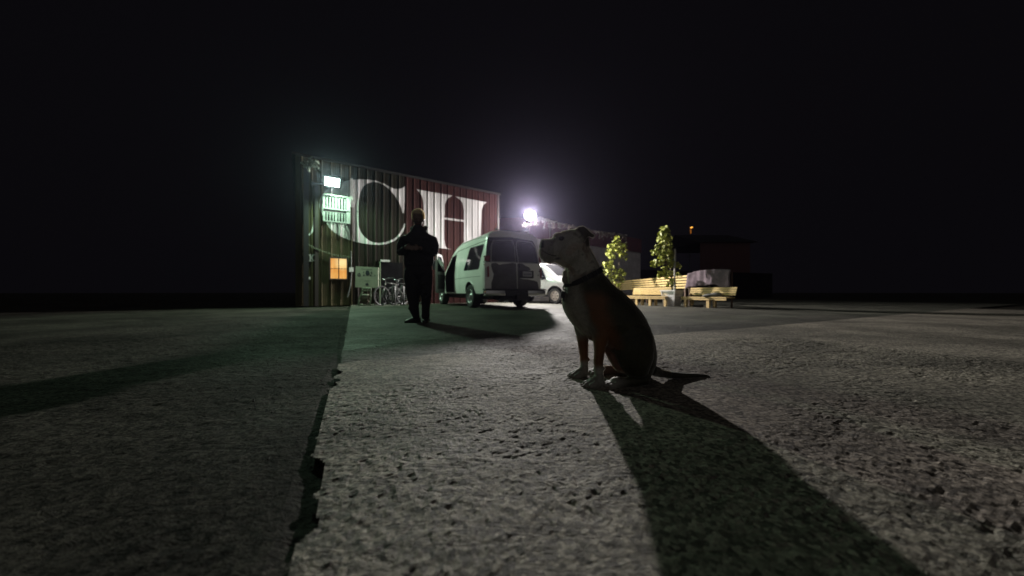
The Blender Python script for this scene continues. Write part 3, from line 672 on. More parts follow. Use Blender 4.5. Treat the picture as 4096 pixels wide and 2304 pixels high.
rk = thing('bicycle_rack', 'steel hoop bicycle rack between the notice board and the person', 'bike rack', Vector((P(1575, 1200, D1 - 0.35).x, D1 - 0.35, 0)))
for xx, dd in ((1573, 0), (1608, 0.25)):
    mb = MB(); Dk = D1 - 0.35 + dd; a = P(xx, 1143, Dk); 
    mb.tube([Vector((a.x - 0.04, Dk, 0)), Vector((a.x - 0.03, Dk, a.z - 0.05)), a, Vector((a.x + 0.04, Dk + 0.05, a.z - 0.03)), Vector((a.x + 0.05, Dk + 0.05, 0))], 0.024, 8)
    obj('hoop', mb, M['galv'], rk, smooth=True)

# ================================================================== VANS
def interp(tab, x):
    if x <= tab[0][0]: return tab[0][1:]
    for a, b in zip(tab, tab[1:]):
        if x <= b[0]:
            t = (x - a[0]) / (b[0] - a[0]); return tuple(p + (q - p) * t for p, q in zip(a[1:], b[1:]))
    return tab[-1][1:]
def section(tab, x):
    zb, W, zbelt, We, zs, zt = interp(tab, x)
    half = [(0, zb), (0.8 * W, zb), (0.955 * W, zb + 0.04), (W * 0.99, zb + 0.16), (W, (zb + zbelt) / 2 + 0.05), (W * 0.995, zbelt)]
    for k in (0.33, 0.66, 1.0): half.append((W * 0.995 + (We - W * 0.995) * k ** 1.25, zbelt + (zs - zbelt) * k))
    for k in range(1, 8):
        t = math.pi / 2 * k / 7; half.append((We * max(0.0, math.cos(t)) ** 0.55, zs + (zt - zs) * math.sin(t) ** 0.85))
    half[-1] = (0, zt)
    return half
def side_y(tab, x, z):
    h = section(tab, x)[3:]
    for a, b in zip(h, h[1:]):
        if a[1] <= z <= b[1] + 1e-9: return a[0] + (b[0] - a[0]) * (z - a[1]) / max(1e-6, b[1] - a[1])
    return h[-1][0]
def van_body(tab, xs):
    mb = MB(); rings = []
    for x in xs:
        h = section(tab, x); rings.append([Vector((x, y, z)) for y, z in h] + [Vector((x, -y, z)) for y, z in h[-2:0:-1]])
    mb.rings(rings, True); return mb
def patch(tab, poly, side, off, th=0.006):
    """a flat-ish panel following the side of the body"""
    mb = MB(); f = [Vector((x, side * (side_y(tab, x, z) + off + th), z)) for x, z in poly]; g = [Vector((x, side * (side_y(tab, x, z) + off - 0.004), z)) for x, z in poly]
    n = len(poly); mb.add(f + g, [list(range(n)), [n + i for i in range(n)][::-1]] + [[i, (i + 1) % n, (i + 1) % n + n, i + n] for i in range(n)]); return mb
def rounded(poly, r, n=4):
    out_ = []; N_ = len(poly)
    for i in range(N_):
        p = Vector(poly[i]); a = (Vector(poly[i - 1]) - p); b = (Vector(poly[(i + 1) % N_]) - p)
        ra = min(r, a.length * 0.45, b.length * 0.45); a = p + a.normalized() * ra; b = p + b.normalized() * ra
        for k in range(n + 1):
            t = k / n; out_.append(tuple((1 - t) ** 2 * a + 2 * t * (1 - t) * p + t * t * b))
    return out_
def band(path, wd):
    """closed band outline between path and inset path -> list of quads of 2D points"""
    c = sum((Vector(p) for p in path), Vector((0,) * len(path[0]))) / len(path)
    q = []
    for i in range(len(path)):
        a, b = Vector(path[i]), Vector(path[(i + 1) % len(path)])
        a2 = a + (c - a).normalized() * wd; b2 = b + (c - b).normalized() * wd; q.append((a, b, b2, a2))
    return q
def cut(o, cutters):
    for c in cutters:
        m = o.modifiers.new('b', 'BOOLEAN'); m.object = c; m.operation = 'DIFFERENCE'; m.solver = 'EXACT'
    dg = bpy.context.evaluated_depsgraph_get(); dg.update()
    me = bpy.data.meshes.new_from_object(o.evaluated_get(dg)); o.modifiers.clear(); o.data = me
    for c in cutters: bpy.data.objects.remove(c)
def wheel(root, x, y, r, wdt, side, rimmat):
    c = Vector((x, y, r)); ax = Vector((0, side, 0)); h = wdt / 2
    tyre = MB(); tyre.lathe([(r * 0.62, -h), (r * 0.75, -h * 1.05), (r * 0.93, -h), (r * 0.985, -h * 0.8), (r, -h * 0.55), (r, h * 0.55), (r * 0.985, h * 0.8), (r * 0.93, h), (r * 0.75, h * 1.05), (r * 0.62, h * 0.9), (r * 0.60, h * 0.5)], c, ax, 36)
    t = obj('wheel', tyre, M['rubber'], root, world=False, smooth=True, ang=35)
    rim = MB(); rim.lathe([(r * 0.63, h * 0.92), (r * 0.60, h * 0.96), (r * 0.56, h * 0.85), (r * 0.52, h * 0.45), (r * 0.30, h * 0.55), (r * 0.20, h * 0.8), (r * 0.14, h * 1.02), (0.001, h * 1.02)], c, ax, 36, 0)
    rim.lathe([(r * 0.63, -h * 0.9), (0.001, -h * 0.5)], c, ax, 24, 1)
    for k in range(6):
        a = 2 * math.pi * k / 6; cc = c + Vector((math.cos(a) * r * 0.40, side * h * 0.56, math.sin(a) * r * 0.40)); rim.lathe([(0.001, 0.006), (r * 0.075, 0.006), (r * 0.075, -0.01)], cc, ax, 12, 1)
    obj('rim', rim, [rimmat, M['blackm']], t, world=False, smooth=True, ang=35)
    return t

def build_van(name, label, loc, rz, tab, L, WBr, WBf, wr, W, paintm, door_open=False, arch=0.09):
    t = thing(name, label, 'van', loc, rz)
    xs = sorted(set([q[0] for q in tab] + [i * L / 34 for i in range(35)])); xs = [x for x in xs if 0 <= x <= L]
    body = van_body(tab, xs); bo = obj('body', body, [paintm, M['blackm']], t, world=False)
    cs = []
    for x in (WBr, WBf):
        c = MB(); c.lathe([(0.0001, -W), (wr + arch, -W), (wr + arch, -W * 0.62), (0.0001, -W * 0.62)], (x, 0, wr), (0, 1, 0), 40)
        c.lathe([(0.0001, W), (wr + arch, W), (wr + arch, W * 0.62), (0.0001, W * 0.62)], (x, 0, wr), (0, 1, 0), 40)
        for sgn in (-1, 1):
            c = MB(); c.lathe([(0.0001, 0), (wr + arch, 0), (wr + arch, W * 0.6), (0.0001, W * 0.6)], (x, sgn * W * 0.62 if sgn > 0 else -W * 1.22, wr), (0, 1, 0), 40)
            co = obj('cutter', c, M['blackm']); bmc = bmesh.new(); bmc.from_mesh(co.data); bmesh.ops.remove_doubles(bmc, verts=bmc.verts, dist=0.001); bmesh.ops.recalc_face_normals(bmc, faces=bmc.faces); bmc.to_mesh(co.data); bmc.free(); co.matrix_world = Matrix.Translation(loc) @ Matrix.Rotation(rz, 4, 'Z'); cs.append(co)
    if door_open:
        c = MB(); pl = [(2.66, 0.48), (3.72, 0.48), (3.74, 1.15), (3.45, 1.78), (2.66, 1.80)]
        c.prism([Vector((x, 0.45, z)) for x, z in pl], Vector(), Vector((0, 1.0, 0)))
        co = obj('cutter', c, M['blackm']); co.matrix_world = Matrix.Translation(loc) @ Matrix.Rotation(rz, 4, 'Z'); cs.append(co)
    bpy.context.view_layer.update(); cut(bo, cs)
    me = bo.data
    while len(me.materials) < 2: me.materials.append(None)
    me.materials[0] = paintm; me.materials[1] = M['blackm']
    if len(me.materials) > 2:
        while len(me.materials) > 2: me.materials.pop()
    for p in me.polygons:
        c = p.center; inside = False
        for x in (WBr, WBf):
            if math.hypot(c.x - x, c.z - wr) < wr + arch + 0.004 and abs(abs(c.y)) < side_y(tab, min(L, max(0, c.x)), max(c.z, 0.5)) - 0.012: inside = True
            if math.hypot(c.x - x, c.z - wr) < wr + arch - 0.02 and abs(abs(c.y) - W * 0.62) < 0.02: inside = True
        if door_open and 2.64 < c.x < 3.76 and c.y > 0.4 and 0.46 < c.z < 1.82 and (c.y < side_y(tab, c.x, c.z) - 0.02): inside = True
        if abs(p.normal.z + 1) < 0.1 and c.z < 0.5: inside = True
        p.material_index = 1 if inside else 0
    me.polygons.foreach_set('use_smooth', [True] * len(me.polygons)); me.set_sharp_from_angle(angle=R(32))
    # dark underbody
    ub = MB(); ub.box((L / 2, 0, 0.36), (L * 0.92, W * 1.35, 0.16)); ub.tube([(0.1, 0.45, 0.30), (1.6, 0.5, 0.30)], 0.04, 8)
    for x in (WBr, WBf): ub.tube([(x, -W * 0.8, wr), (x, W * 0.8, wr)], 0.05, 8)
    ub.ball((WBr, 0, wr), 0.13); obj('underbody', ub, M['blackm'], t, world=False)
    return t, bo

# ---- high-top van (nearest)
rz1 = R(118); loc1 = Vector((0.073, 9.198, 0))
#            x     zb    W      zbelt We    zs    zt
tab1 = [(0.00, 0.44, 0.905, 1.12, 0.80, 1.93, 2.16), (0.05, 0.42, 0.94, 1.12, 0.825, 1.97, 2.24), (0.20, 0.40, 0.955, 1.12, 0.835, 1.98, 2.265), (2.4, 0.40, 0.955, 1.12, 0.83, 1.97, 2.27),
        (2.8, 0.40, 0.955, 1.12, 0.81, 1.93, 2.22), (3.2, 0.40, 0.955, 1.12, 0.79, 1.86, 2.10), (3.55, 0.40, 0.955, 1.12, 0.77, 1.72, 1.92), (3.9, 0.40, 0.95, 1.08, 0.80, 1.42, 1.66),
        (4.2, 0.40, 0.945, 1.02, 0.86, 1.14, 1.36), (4.35, 0.40, 0.94, 0.98, 0.88, 1.05, 1.22), (4.9, 0.42, 0.90, 0.86, 0.84, 0.96, 1.06), (5.08, 0.44, 0.84, 0.75, 0.76, 0.80, 0.90), (5.12, 0.46, 0.80, 0.62, 0.70, 0.66, 0.70)]
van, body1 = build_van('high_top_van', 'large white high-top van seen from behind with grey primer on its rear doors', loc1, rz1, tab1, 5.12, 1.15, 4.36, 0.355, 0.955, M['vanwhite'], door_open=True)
for x in (1.15, 4.36):
    for sgn in (1, -1): wheel(van, x, sgn * 0.825, 0.355, 0.24, sgn, M['rim'])
def rear(cx_, cy_):
    """crop pixel of the photo -> (y,z) on the rear face of this van"""
    p = 1700 + cx_ / 3.814; q = 880 + cy_ / 3.814; r = (p - 2048) / F
    y = (0.073 - 9.198 * r) / (0.883 - 0.469 * r); D = 9.198 - 0.469 * y
    return y, CAMH + (HY - q) / F * D
def rpanel(name, pts, m, parent, off=0.004, th=0.01, rr=0.0, xo=0.0):
    pl = [rear(*p) for p in pts]
    if rr: pl = rounded(pl, rr)
    mb = MB(); mb.prism([Vector((xo, y, z)) for y, z in pl], Vector((-off, 0, 0)), Vector((-off - th, 0, 0)), 0)
    return obj(name, mb, m, parent, world=False)
# rear doors
ld = [(975, 275), (1385, 290), (1400, 1065), (925, 1060), (925, 640), (950, 420)]
rpanel('window_surround', [(955, 262), (1300, 262), (1640, 318), (1690, 420), (1735, 655), (925, 640), (935, 420)], M['blackm'], van, 0.002, 0.006)
glassp = []
for pts, lab in (([(1035, 325), (1325, 322), (1350, 420), (1368, 640), (1006, 632), (1015, 420)], 'left rear door'), ([(1405, 330), (1610, 350), (1680, 440), (1722, 662), (1425, 645), (1395, 420)], 'right rear door')):
    g_ = rpanel('rear_window', pts, M['glass'], van, 0.008, 0.006, 0.04)
    pl = rounded([rear(*p) for p in pts], 0.04); mb = MB()
    c = sum((Vector(p) for p in pl), Vector((0, 0))) / len(pl)
    outp = [Vector(p) + (Vector(p) - c).normalized() * 0.032 for p in pl]; n = len(pl)
    vs = [Vector((-0.010, *p)) for p in outp] + [Vector((-0.022, *p)) for p in pl] + [Vector((-0.018, *p)) for p in outp]
    mb.add(vs, [[i, (i + 1) % n, 2 * n + (i + 1) % n, 2 * n + i] for i in range(n)] + [[2 * n + i, 2 * n + (i + 1) % n, n + (i + 1) % n, n + i] for i in range(n)])
    obj('window_frame', mb, mat('frame_white', (0.38, 0.38, 0.38), 0.4), g_, world=False)
rpanel('door_panel', [(905, 642), (1390, 648), (1405, 1064), (905, 1064)], M['vanwhite'], van, 0.002, 0.012)['label'] = 'left rear door skin'
rpanel('door_panel', [(1398, 648), (1738, 668), (1760, 1064), (1412, 1064)], M['vanwhite'], van, 0.002, 0.012)['label'] = 'right rear door skin'
pr1 = [(1010, 660), (1080, 655), (1130, 685), (1190, 672), (1260, 665), (1330, 655), (1386, 665), (1402, 1058), (1010, 1050), (1008, 960), (1030, 900), (1045, 830), (1020, 760), (1005, 700)]
pr2 = [(1404, 664), (1480, 668), (1530, 700), (1590, 725), (1608, 765), (1560, 775), (1440, 775), (1445, 890), (1500, 905), (1560, 905), (1600, 915), (1660, 925), (1710, 945), (1725, 1000), (1732, 1050), (1412, 1058)]
o = rpanel('primer_patch', pr1, M['primer'], van, 0.015, 0.003); o['label'] = 'grey primer on the left rear door'
rpanel('primer_patch', pr2, M['primer'], van, 0.015, 0.003)['label'] = 'grey primer on the right rear door'
pf = rpanel('licence_plate', [(1436, 768), (1648, 776), (1648, 890), (1442, 886)], M['blackm'], van, 0.016, 0.02, 0.02)
rpanel('plate_face', [(1482, 785), (1620, 790), (1622, 866), (1484, 862)], M['plate'], pf, 0.037, 0.004)
mb = MB()
for i in range(7):
    a = rear(1498 + i * 17, 815); b = rear(1498 + i * 17 + 10, 845); mb.prism([Vector((-0.042, a[0], a[1])), Vector((-0.042, b[0], a[1])), Vector((-0.042, b[0], b[1])), Vector((-0.042, a[0], b[1]))], Vector(), Vector((-0.001, 0, 0)))
obj('plate_lettering', mb, M['platetxt'], pf, world=False)
rpanel('tail_light', [(905, 545), (985, 545), (972, 632), (900, 625)], M['taillight'], van, 0.009, 0.012)
rpanel('tail_light', [(1735, 560), (1755, 560), (1770, 660), (1738, 655)], M['taillight'], van, 0.009, 0.012)
rpanel('tail_light', [(942, 712), (968, 705), (972, 868), (948, 872)], M['taillight'], van, 0.015, 0.02)
rpanel('tail_light', [(1745, 740), (1768, 745), (1772, 880), (1752, 885)], M['taillight'], van, 0.015, 0.02)
rpanel('reversing_light', [(915, 730), (940, 726), (945, 862), (922, 866)], M['clearlens'], van, 0.015, 0.014)
mb = MB()
for cx_, cy_ in ((898, 640), (898, 560), (900, 680), (1738, 785), (1722, 845)): y, z = rear(cx_, cy_); obj('door_hinge', MB().ball((-0.018, y, z), (0.012, 0.022, 0.022)), M['chrome'], van, world=False, smooth=True)
mb = MB(); y, z = rear(1432, 700); mb.box((-0.03, y, z), (0.03, 0.03, 0.14), bev=0.005); obj('door_handle', mb, M['blackm'], van, world=False)
# bumper
mb = MB()
def bump(y0, y1, z0, z1, x0, x1, b_=0.03): mb.box(((x0 + x1) / 2, (y0 + y1) / 2, (z0 + z1) / 2), (x1 - x0, y1 - y0, z1 - z0), bev=b_)
bump(-0.975, -0.36, 0.37, 0.53, -0.16, 0.03); obj('bumper', mb, M['chrome'], van, world=False, smooth=True, ang=40); mb = MB()
bump(0.36, 0.975, 0.37, 0.53, -0.16, 0.03)
bmp = obj('bumper', mb, M['chrome'], van, world=False, smooth=True, ang=40)
mb = MB(); bump(-0.98, 0.98, 0.532, 0.575, -0.17, 0.03, 0.012); bump(-0.34, 0.34, 0.37, 0.528, -0.15, 0.03, 0.01); mb.box((-0.02, 0, 0.29), (0.1, 0.9, 0.10), bev=0.01); mb.box((-0.12, 0, 0.31), (0.2, 0.07, 0.07), bev=0.01); mb.ball((-0.2, 0, 0.38), 0.035); mb.tube([(-0.2, 0, 0.3), (-0.2, 0, 0.37)], 0.015, 8)
obj('tow_step', mb, M['blackm'], bmp, world=False)
# side window, seams, roof trim
def sidexy(cx_, cy_, z_guess=1.5):
    """photo crop pixel -> (x,z) on the left side of this van"""
    p = 1700 + cx_ / 3.814; q = 880 + cy_ / 3.814; r = (p - 2048) / F; yl = 0.93
    x = (0.073 - 0.883 * yl - r * (9.198 - 0.469 * yl)) / (0.469 + 0.883 * r); D = 9.198 + 0.883 * x - 0.469 * yl
    return x, CAMH + (HY - q) / F * D
pl = rounded([sidexy(*p) for p in ((868, 368), (825, 745), (600, 772), (655, 430))], 0.09, 5)
wn = obj('side_window', patch(tab1, pl, 1, 0.002), M['glass'], van, world=False)
c = sum((Vector(p) for p in pl), Vector((0, 0))) / len(pl); pl2 = [tuple(Vector(p) + (Vector(p) - c).normalized() * 0.03) for p in pl]
obj('window_seal', patch(tab1, pl2, 1, 0.0, 0.003), M['blackm'], wn, world=False)
def seam(pts, wd=0.008, m=None, name='panel_seam', off=0.001, side=1):
    mb = MB(); mb.tube([Vector((x, side * (side_y(tab1, x, z) + off), z)) for x, z in pts], wd, 6); return obj(name, mb, m or M['primer'], van, world=False)
fine = lambda a, b, n=20: [(a[0] + (b[0] - a[0]) * i / n, a[1] + (b[1] - a[1]) * i / n) for i in range(n + 1)]
seam(fine((0.25, 0.93), (1.0, 0.94)) + fine((1.1, 0.94), (2.6, 0.93)), 0.006)['label'] = 'long crease along the flank'
seam(fine((0.08, 1.93), (2.5, 1.90)) + fine((2.6, 1.88), (3.5, 1.66)), 0.010)['label'] = 'drip rail below the raised roof'
mb = MB(); pts = []
for i in range(26):
    x = 0.1 + 3.2 * i / 25; zz = interp(tab1, x)[4] + 0.045 + 0.10 * math.sin(min(1, i / 25) * math.pi) ; pts.append(Vector((x, side_y(tab1, x, zz) + 0.001, zz)))
mb.tube(pts, 0.007, 6); obj('panel_seam', mb, M['primer'], van, world=False)['label'] = 'curved flare line of the raised roof'
mb = MB(); mb.tube([Vector((0.02 + 0.1, y, section(tab1, 0.12)[-1][1] + 0.012 - 0.12 * abs(y) ** 4)) for y in [-.6 + 1.2 * k / 10 for k in range(11)]], 0.012, 6); mb.box((0.1, 0.52, 2.27), (0.08, 0.05, 0.05), bev=0.01); mb.box((0.1, -0.52, 2.27), (0.08, 0.05, 0.05), bev=0.01)
obj('roof_trim', mb, M['blackm'], van, world=False)
# wheel arch lips
for x in (1.15, 4.36):
    mb = MB(); pts = []
    for k in range(19):
        a = R(-8 + 196 * k / 18); zz = 0.355 + 0.455 * math.sin(a); xx = x + 0.455 * math.cos(a)
        if zz > 0.44: pts.append(Vector((xx, side_y(tab1, xx, zz) + 0.004, zz)))
    mb.tube(pts, 0.016, 6); obj('arch_lip', mb, M['vanwhite'], van, world=False, smooth=True)
# windscreen
mb = MB(); pts = []
for x, y in ((3.55, 0.70), (3.55, -0.70), (4.22, -0.82), (4.22, 0.82)):
    pts.append(Vector((x, y, 0)))
xs_ = [3.56 + 0.62 * i / 8 for i in range(9)]; rings = []
for x in xs_:
    h = section(tab1, x); rings.append([Vector((x + 0.006, y * 0.93, z + 0.012)) for y, z in h[-7:]] + [Vector((x + 0.006, -y * 0.93, z + 0.012)) for y, z in h[-2:-8:-1]])
mb.rings(rings, False, 0, False); obj('windscreen', mb, M['glass'], van, world=False, smooth=True)
# open driver's door
a = R(32); hx, hy = 3.74, 0.95
def dpt(u, z, n): return Vector((hx - u * math.cos(a) + n * math.sin(a), hy + u * math.sin(a) + n * math.cos(a), z))
dp = rounded([(0.02, 0.46), (1.04, 0.46), (1.06, 1.12), (1.02, 1.84), (0.42, 1.82), (0.03, 1.2)], 0.06, 3)
mb = MB(); n = len(dp); mb.add([dpt(u, z, 0.0) for u, z in dp] + [dpt(u, z, 0.06) for u, z in dp], [list(range(n))[::-1], [n + i for i in range(n)]] + [[i, (i + 1) % n, n + (i + 1) % n, n + i] for i in range(n)])
dr = obj('front_door', mb, mat('door_white', (0.40, 0.40, 0.39), 0.4, var=0.1), van, world=False); dr['label'] = "open driver's door"
gp = [(0.16, 1.22), (0.98, 1.2), (0.95, 1.74), (0.5, 1.74)]
mb = MB(); mb.add([dpt(u, z, 0.064) for u, z in gp] + [dpt(u, z, -0.004) for u, z in gp], [[0, 1, 2, 3], [7, 6, 5, 4]]); obj('door_window', mb, M['glass'], dr, world=False)
mb = MB(); mb.prism([dpt(0.1, 0.6, -0.012), dpt(0.95, 0.6, -0.012), dpt(0.95, 1.1, -0.012), dpt(0.1, 1.12, -0.012)], Vector(), dpt(0, 0, 0.01) - dpt(0, 0, 0)); obj('door_lining', mb, M['primer'], dr, world=False)
mb = MB(); mc = dpt(0.12, 1.50, 0.30); mb.box(None, (0.12, 0.30, 0.34), M=Matrix.Translation(mc) @ Matrix.Rotation(R(-10), 4, 'Z'), bev=0.03); mb.tube([dpt(0.12, 1.3, 0.05), mc + Vector((0, 0, -0.12))], 0.02, 8); mb.tube([dpt(0.12, 1.62, 0.03), mc + Vector((0, 0, 0.12))], 0.02, 8)
mi_ = obj('wing_mirror', mb, M['blackm'], dr, world=False)
mb = MB(); mb.box(None, (0.01, 0.25, 0.10), M=Matrix.Translation(mc + Vector((-0.062, 0.01, 0.10))) @ Matrix.Rotation(R(-10), 4, 'Z'), bev=0.003); mb.box(None, (0.01, 0.22, 0.16), M=Matrix.Translation(mc + Vector((-0.062, 0.01, -0.06))) @ Matrix.Rotation(R(-10), 4, 'Z'), bev=0.003); obj('mirror_glass', mb, M['chrome'], mi_, world=False)

# ---- smaller white van facing us beyond
hd2 = R(-42); loc2 = Vector((-0.42, 16.28, 0))
tab2 = [(0.0, 0.38, 0.84, 1.0, 0.72, 1.55, 1.66), (0.08, 0.36, 0.88, 1.0, 0.75, 1.60, 1.74), (1.8, 0.35, 0.89, 1.0, 0.76, 1.62, 1.78), (2.7, 0.35, 0.89, 1.0, 0.76, 1.62, 1.77), (2.95, 0.35, 0.89, 1.0, 0.75, 1.60, 1.74),
        (3.3, 0.35, 0.89, 0.98, 0.76, 1.38, 1.52), (3.65, 0.35, 0.885, 0.94, 0.80, 1.12, 1.26), (3.8, 0.35, 0.88, 0.90, 0.82, 1.03, 1.14), (4.3, 0.36, 0.86, 0.80, 0.78, 0.92, 1.01), (4.5, 0.38, 0.82, 0.70, 0.74, 0.80, 0.90), (4.58, 0.40, 0.78, 0.60, 0.70, 0.64, 0.70)]
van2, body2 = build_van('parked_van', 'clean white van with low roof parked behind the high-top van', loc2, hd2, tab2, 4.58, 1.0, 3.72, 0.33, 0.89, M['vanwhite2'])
for x in (1.0, 3.72):
    for sgn in (1, -1): wheel(van2, x, sgn * 0.775, 0.33, 0.22, sgn, mat('painted_rim', (0.55, 0.50, 0.46), 0.4, 0.2))
pl = rounded([(2.15, 1.05), (3.30, 1.05), (2.98, 1.55), (2.15, 1.58)], 0.05)
for sgn in (-1, 1): obj('side_window', patch(tab2, pl, sgn, 0.002), M['glass'], van2, world=False)
pl = rounded([(0.4, 1.08), (1.95, 1.08), (1.95, 1.56), (0.42, 1.54)], 0.05)
for sgn in (-1, 1): obj('side_window', patch(tab2, pl, sgn, 0.002), M['glass'], van2, world=False)
rings = []
for x in [3.0 + 0.72 * i / 8 for i in range(9)]:
    h = section(tab2, x); rings.append([Vector((x + 0.006, y * 0.93, z + 0.012)) for y, z in h[-7:]] + [Vector((x + 0.006, -y * 0.93, z + 0.012)) for y, z in h[-2:-8:-1]])
mb = MB(); mb.rings(rings, False, 0, False); ws = obj('windscreen', mb, mat('screen_glass', (0.05, 0.05, 0.055), 0.08, spec=0.7), van2, world=False, smooth=True)
for sgn in (-1, 1):
    mb = MB(); mb.box((3.12, sgn * 1.00, 1.08), (0.10, 0.20, 0.15), bev=0.03); mb.tube([(3.14, sgn * 0.86, 1.02), (3.12, sgn * 0.95, 1.05)], 0.02, 6); obj('wing_mirror', mb, M['blackm'], van2, world=False, smooth=True)
    mb = MB(); mb.box((4.53, sgn * 0.62, 0.72), (0.08, 0.26, 0.14), bev=0.02); obj('headlight', mb, M['clearlens'], van2, world=False, smooth=True)
    mb = MB(); mb.tube([Vector((x, sgn * (side_y(tab2, x, z) + 0.001), z)) for x, z in [(3.20, 0.42), (3.22, 0.7), (3.30, 0.97)]], 0.005, 5); mb.tube([Vector((x, sgn * (side_y(tab2, x, z) + 0.001), z)) for x, z in [(2.08, 0.42), (2.08, 0.9), (2.08, 1.5)]], 0.005, 5); mb.tube([Vector((x, sgn * (side_y(tab2, x, 0.62) + 0.001), 0.62)) for x in (0.2, 1.4, 2.4, 3.2)], 0.012, 5)
    obj('panel_seam', mb, M['primer'], van2, world=False)
    mb = MB(); mb.box((2.25, sgn * 0.90, 0.93), (0.14, 0.03, 0.03), bev=0.006); obj('door_handle', mb, M['blackm'], van2, world=False)
mb = MB(); mb.box((4.58, 0, 0.46), (0.12, 1.6, 0.16), bev=0.03); obj('bumper', mb, M['vanwhite2'], van2, world=False, smooth=True)
mb = MB(); mb.box((4.57, 0, 0.72), (0.05, 0.9, 0.13), bev=0.01); obj('grille', mb, M['blackm'], van2, world=False)

# ================================================================== SHED AND WHITE FLOODLIGHT ON ITS POST
B0 = Vector((0.95, 17.2, 0)); be = Vector((0.79, 0.613, 0)); bn = Vector((0.613, -0.79, 0))
shed = thing('shed', 'long grey sided shed with dark red fascia behind the vans', 'shed', B0)
def Bp(s, z, n=0.0): return B0 + be * s + bn * n + Vector((0, 0, z))
mb = MB(); SLN = 11.0
vs = []; fs = []; k = 0
z = 0.0; rows = []
while z < 3.38: rows += [(z, 0.0), (z + 0.19, 0.02), (z + 0.2, 0.0)]; z += 0.2
for z, n_ in rows: vs += [Bp(0, z, n_), Bp(SLN, z, n_)]
for i in range(len(rows) - 1): fs.append([2 * i, 2 * i + 1, 2 * i + 3, 2 * i + 2])
mb.add(vs, fs); mb.prism([Bp(0, 0, -0.01), Bp(SLN, 0, -0.01), Bp(SLN, 0, -5), Bp(0, 0, -5)], Vector(), Vector((0, 0, 3.9)))
obj('wall', mb, M['shed'], shed)
mb = MB(); mb.prism([Bp(-0.1, 3.45, 0.1), Bp(SLN, 3.45, 0.1), Bp(SLN, 3.45, 0.02), Bp(-0.1, 3.45, 0.02)], Vector(), Vector((0, 0, 0.98))); obj('fascia', mb, M['shedred'], shed)
mb = MB(); mb.prism([Bp(-0.2, 3.95, 0.0), Bp(-0.2, 4.45, 0.12), Bp(-0.2, 4.9, -2.5), Bp(-0.2, 3.95, -5.1)], Vector(), be * (SLN + 0.2)); obj('roof', mb, M['shedred'], shed)
# dark wall continuing to the right
mb = MB(); a0 = Bp(SLN + 0.05, 0, 0.0); mb.prism([a0, a0 + Vector((14, 5, 0)), a0 + Vector((13, 9, 0)), a0 + Vector((-2, 5, 0))], Vector(), Vector((0, 0, 2.2)))
tag(obj('boundary_wall', mb, M['darkwall']), 'long dark wall barely visible behind the benches', 'wall')
mb = MB()

lp = thing('floodlight_post', 'slender post with a blazing white floodlight above the vans', 'floodlight', Vector((1.90, 15.9, 0)))
mb = MB(); mb.tube([(1.90, 15.9, 0), (1.90, 15.9, 4.10)], [0.06, 0.05], 10); mb.tube([(1.90, 15.9, 4.04), (0.86, 14.94, 4.04)], 0.03, 8); obj('post', mb, M['rib_dark'], lp)
tl = Matrix.Translation(WHITE_LAMP) @ Matrix.Rotation(R(18), 4, 'X')
mb = MB(); mb.box(None, (0.46, 0.12, 0.36), M=tl @ Matrix.Translation((0, 0.085, 0)), bev=0.03); obj('housing', mb, M['blackm'], lp)
mb = MB(); mb.ball(WHITE_LAMP, (0.25, 0.06, 0.22), seg=24); obj('lens', mb, M['lampw'], lp)
pl_ = bpy.data.lights.new('floodlight_spill', 'POINT'); pl_.energy = WHITE_LAMP_W * 0.13; pl_.color = LAMP_COL; pl_.shadow_soft_size = 0.10
po = bpy.data.objects.new('floodlight_spill', pl_); COL.objects.link(po); po.parent = lp; po.location = WHITE_LAMP + Vector((0, -0.16, 0)) - lp.location
spot('floodlight_beam', WHITE_LAMP + Vector((0, -0.16, 0)), WHITE_LAMP + Vector((0.3, -4, -1.1)), WHITE_LAMP_W * 0.95, LAMP_COL, 176, 0.42, 0.10, lp)

# vine on a cable from the post along the yard
va, vb = Vector((1.05, 14.95, 4.06)), P(2505, 940, 18.6)
vine = thing('hanging_vine', 'pale straggling vine hanging along a cable right of the white floodlight', 'vine', va)
mb = MB(); mb.tube([va + (vb - va) * t + Vector((0, 0, -0.12 * math.sin(math.pi * t))) for t in [i / 12 for i in range(13)]], 0.012, 6); obj('cable', mb, M['blackm'], vine)
mb = MB(); rng = random.Random(5)
for i in range(120):
    t = (i + rng.random()) / 120; t = t ** 1.15; c_ = va + (vb - va) * t + Vector((0, 0, -0.12 * math.sin(math.pi * t))); L_ = rng.uniform(0.08, 0.42) * (0.8 + 0.5 * (rng.random() < 0.25))
    x_ = rng.uniform(-0.05, 0.05); k = int(L_ / 0.04) + 2
    for j in range(k):
        p = c_ + Vector((x_ * j / k * 2 + rng.gauss(0, 0.015), rng.gauss(0, 0.03), -L_ * j / k)); leaf(mb, p, rng.uniform(0.05, 0.085), Vector((rng.gauss(0, 1), -1 + rng.gauss(0, .5), rng.gauss(0, .6))), rng.uniform(0, 6.28))
for i in range(26):
    c_ = WHITE_LAMP + Vector((rng.uniform(-0.38, 0.42), rng.uniform(-0.03, 0.12), rng.uniform(-0.42, -0.12)));
    if (c_ - WHITE_LAMP).length > 0.34 and c_.z < WHITE_LAMP.z - 0.3:
        for j in range(4): leaf(mb, c_ + Vector((0, 0, -0.04 * j)), 0.07, Vector((rng.gauss(0, 1), -1, rng.gauss(0, .6))), rng.uniform(0, 6.28))
obj('foliage', mb, M['leafdry'], vine)

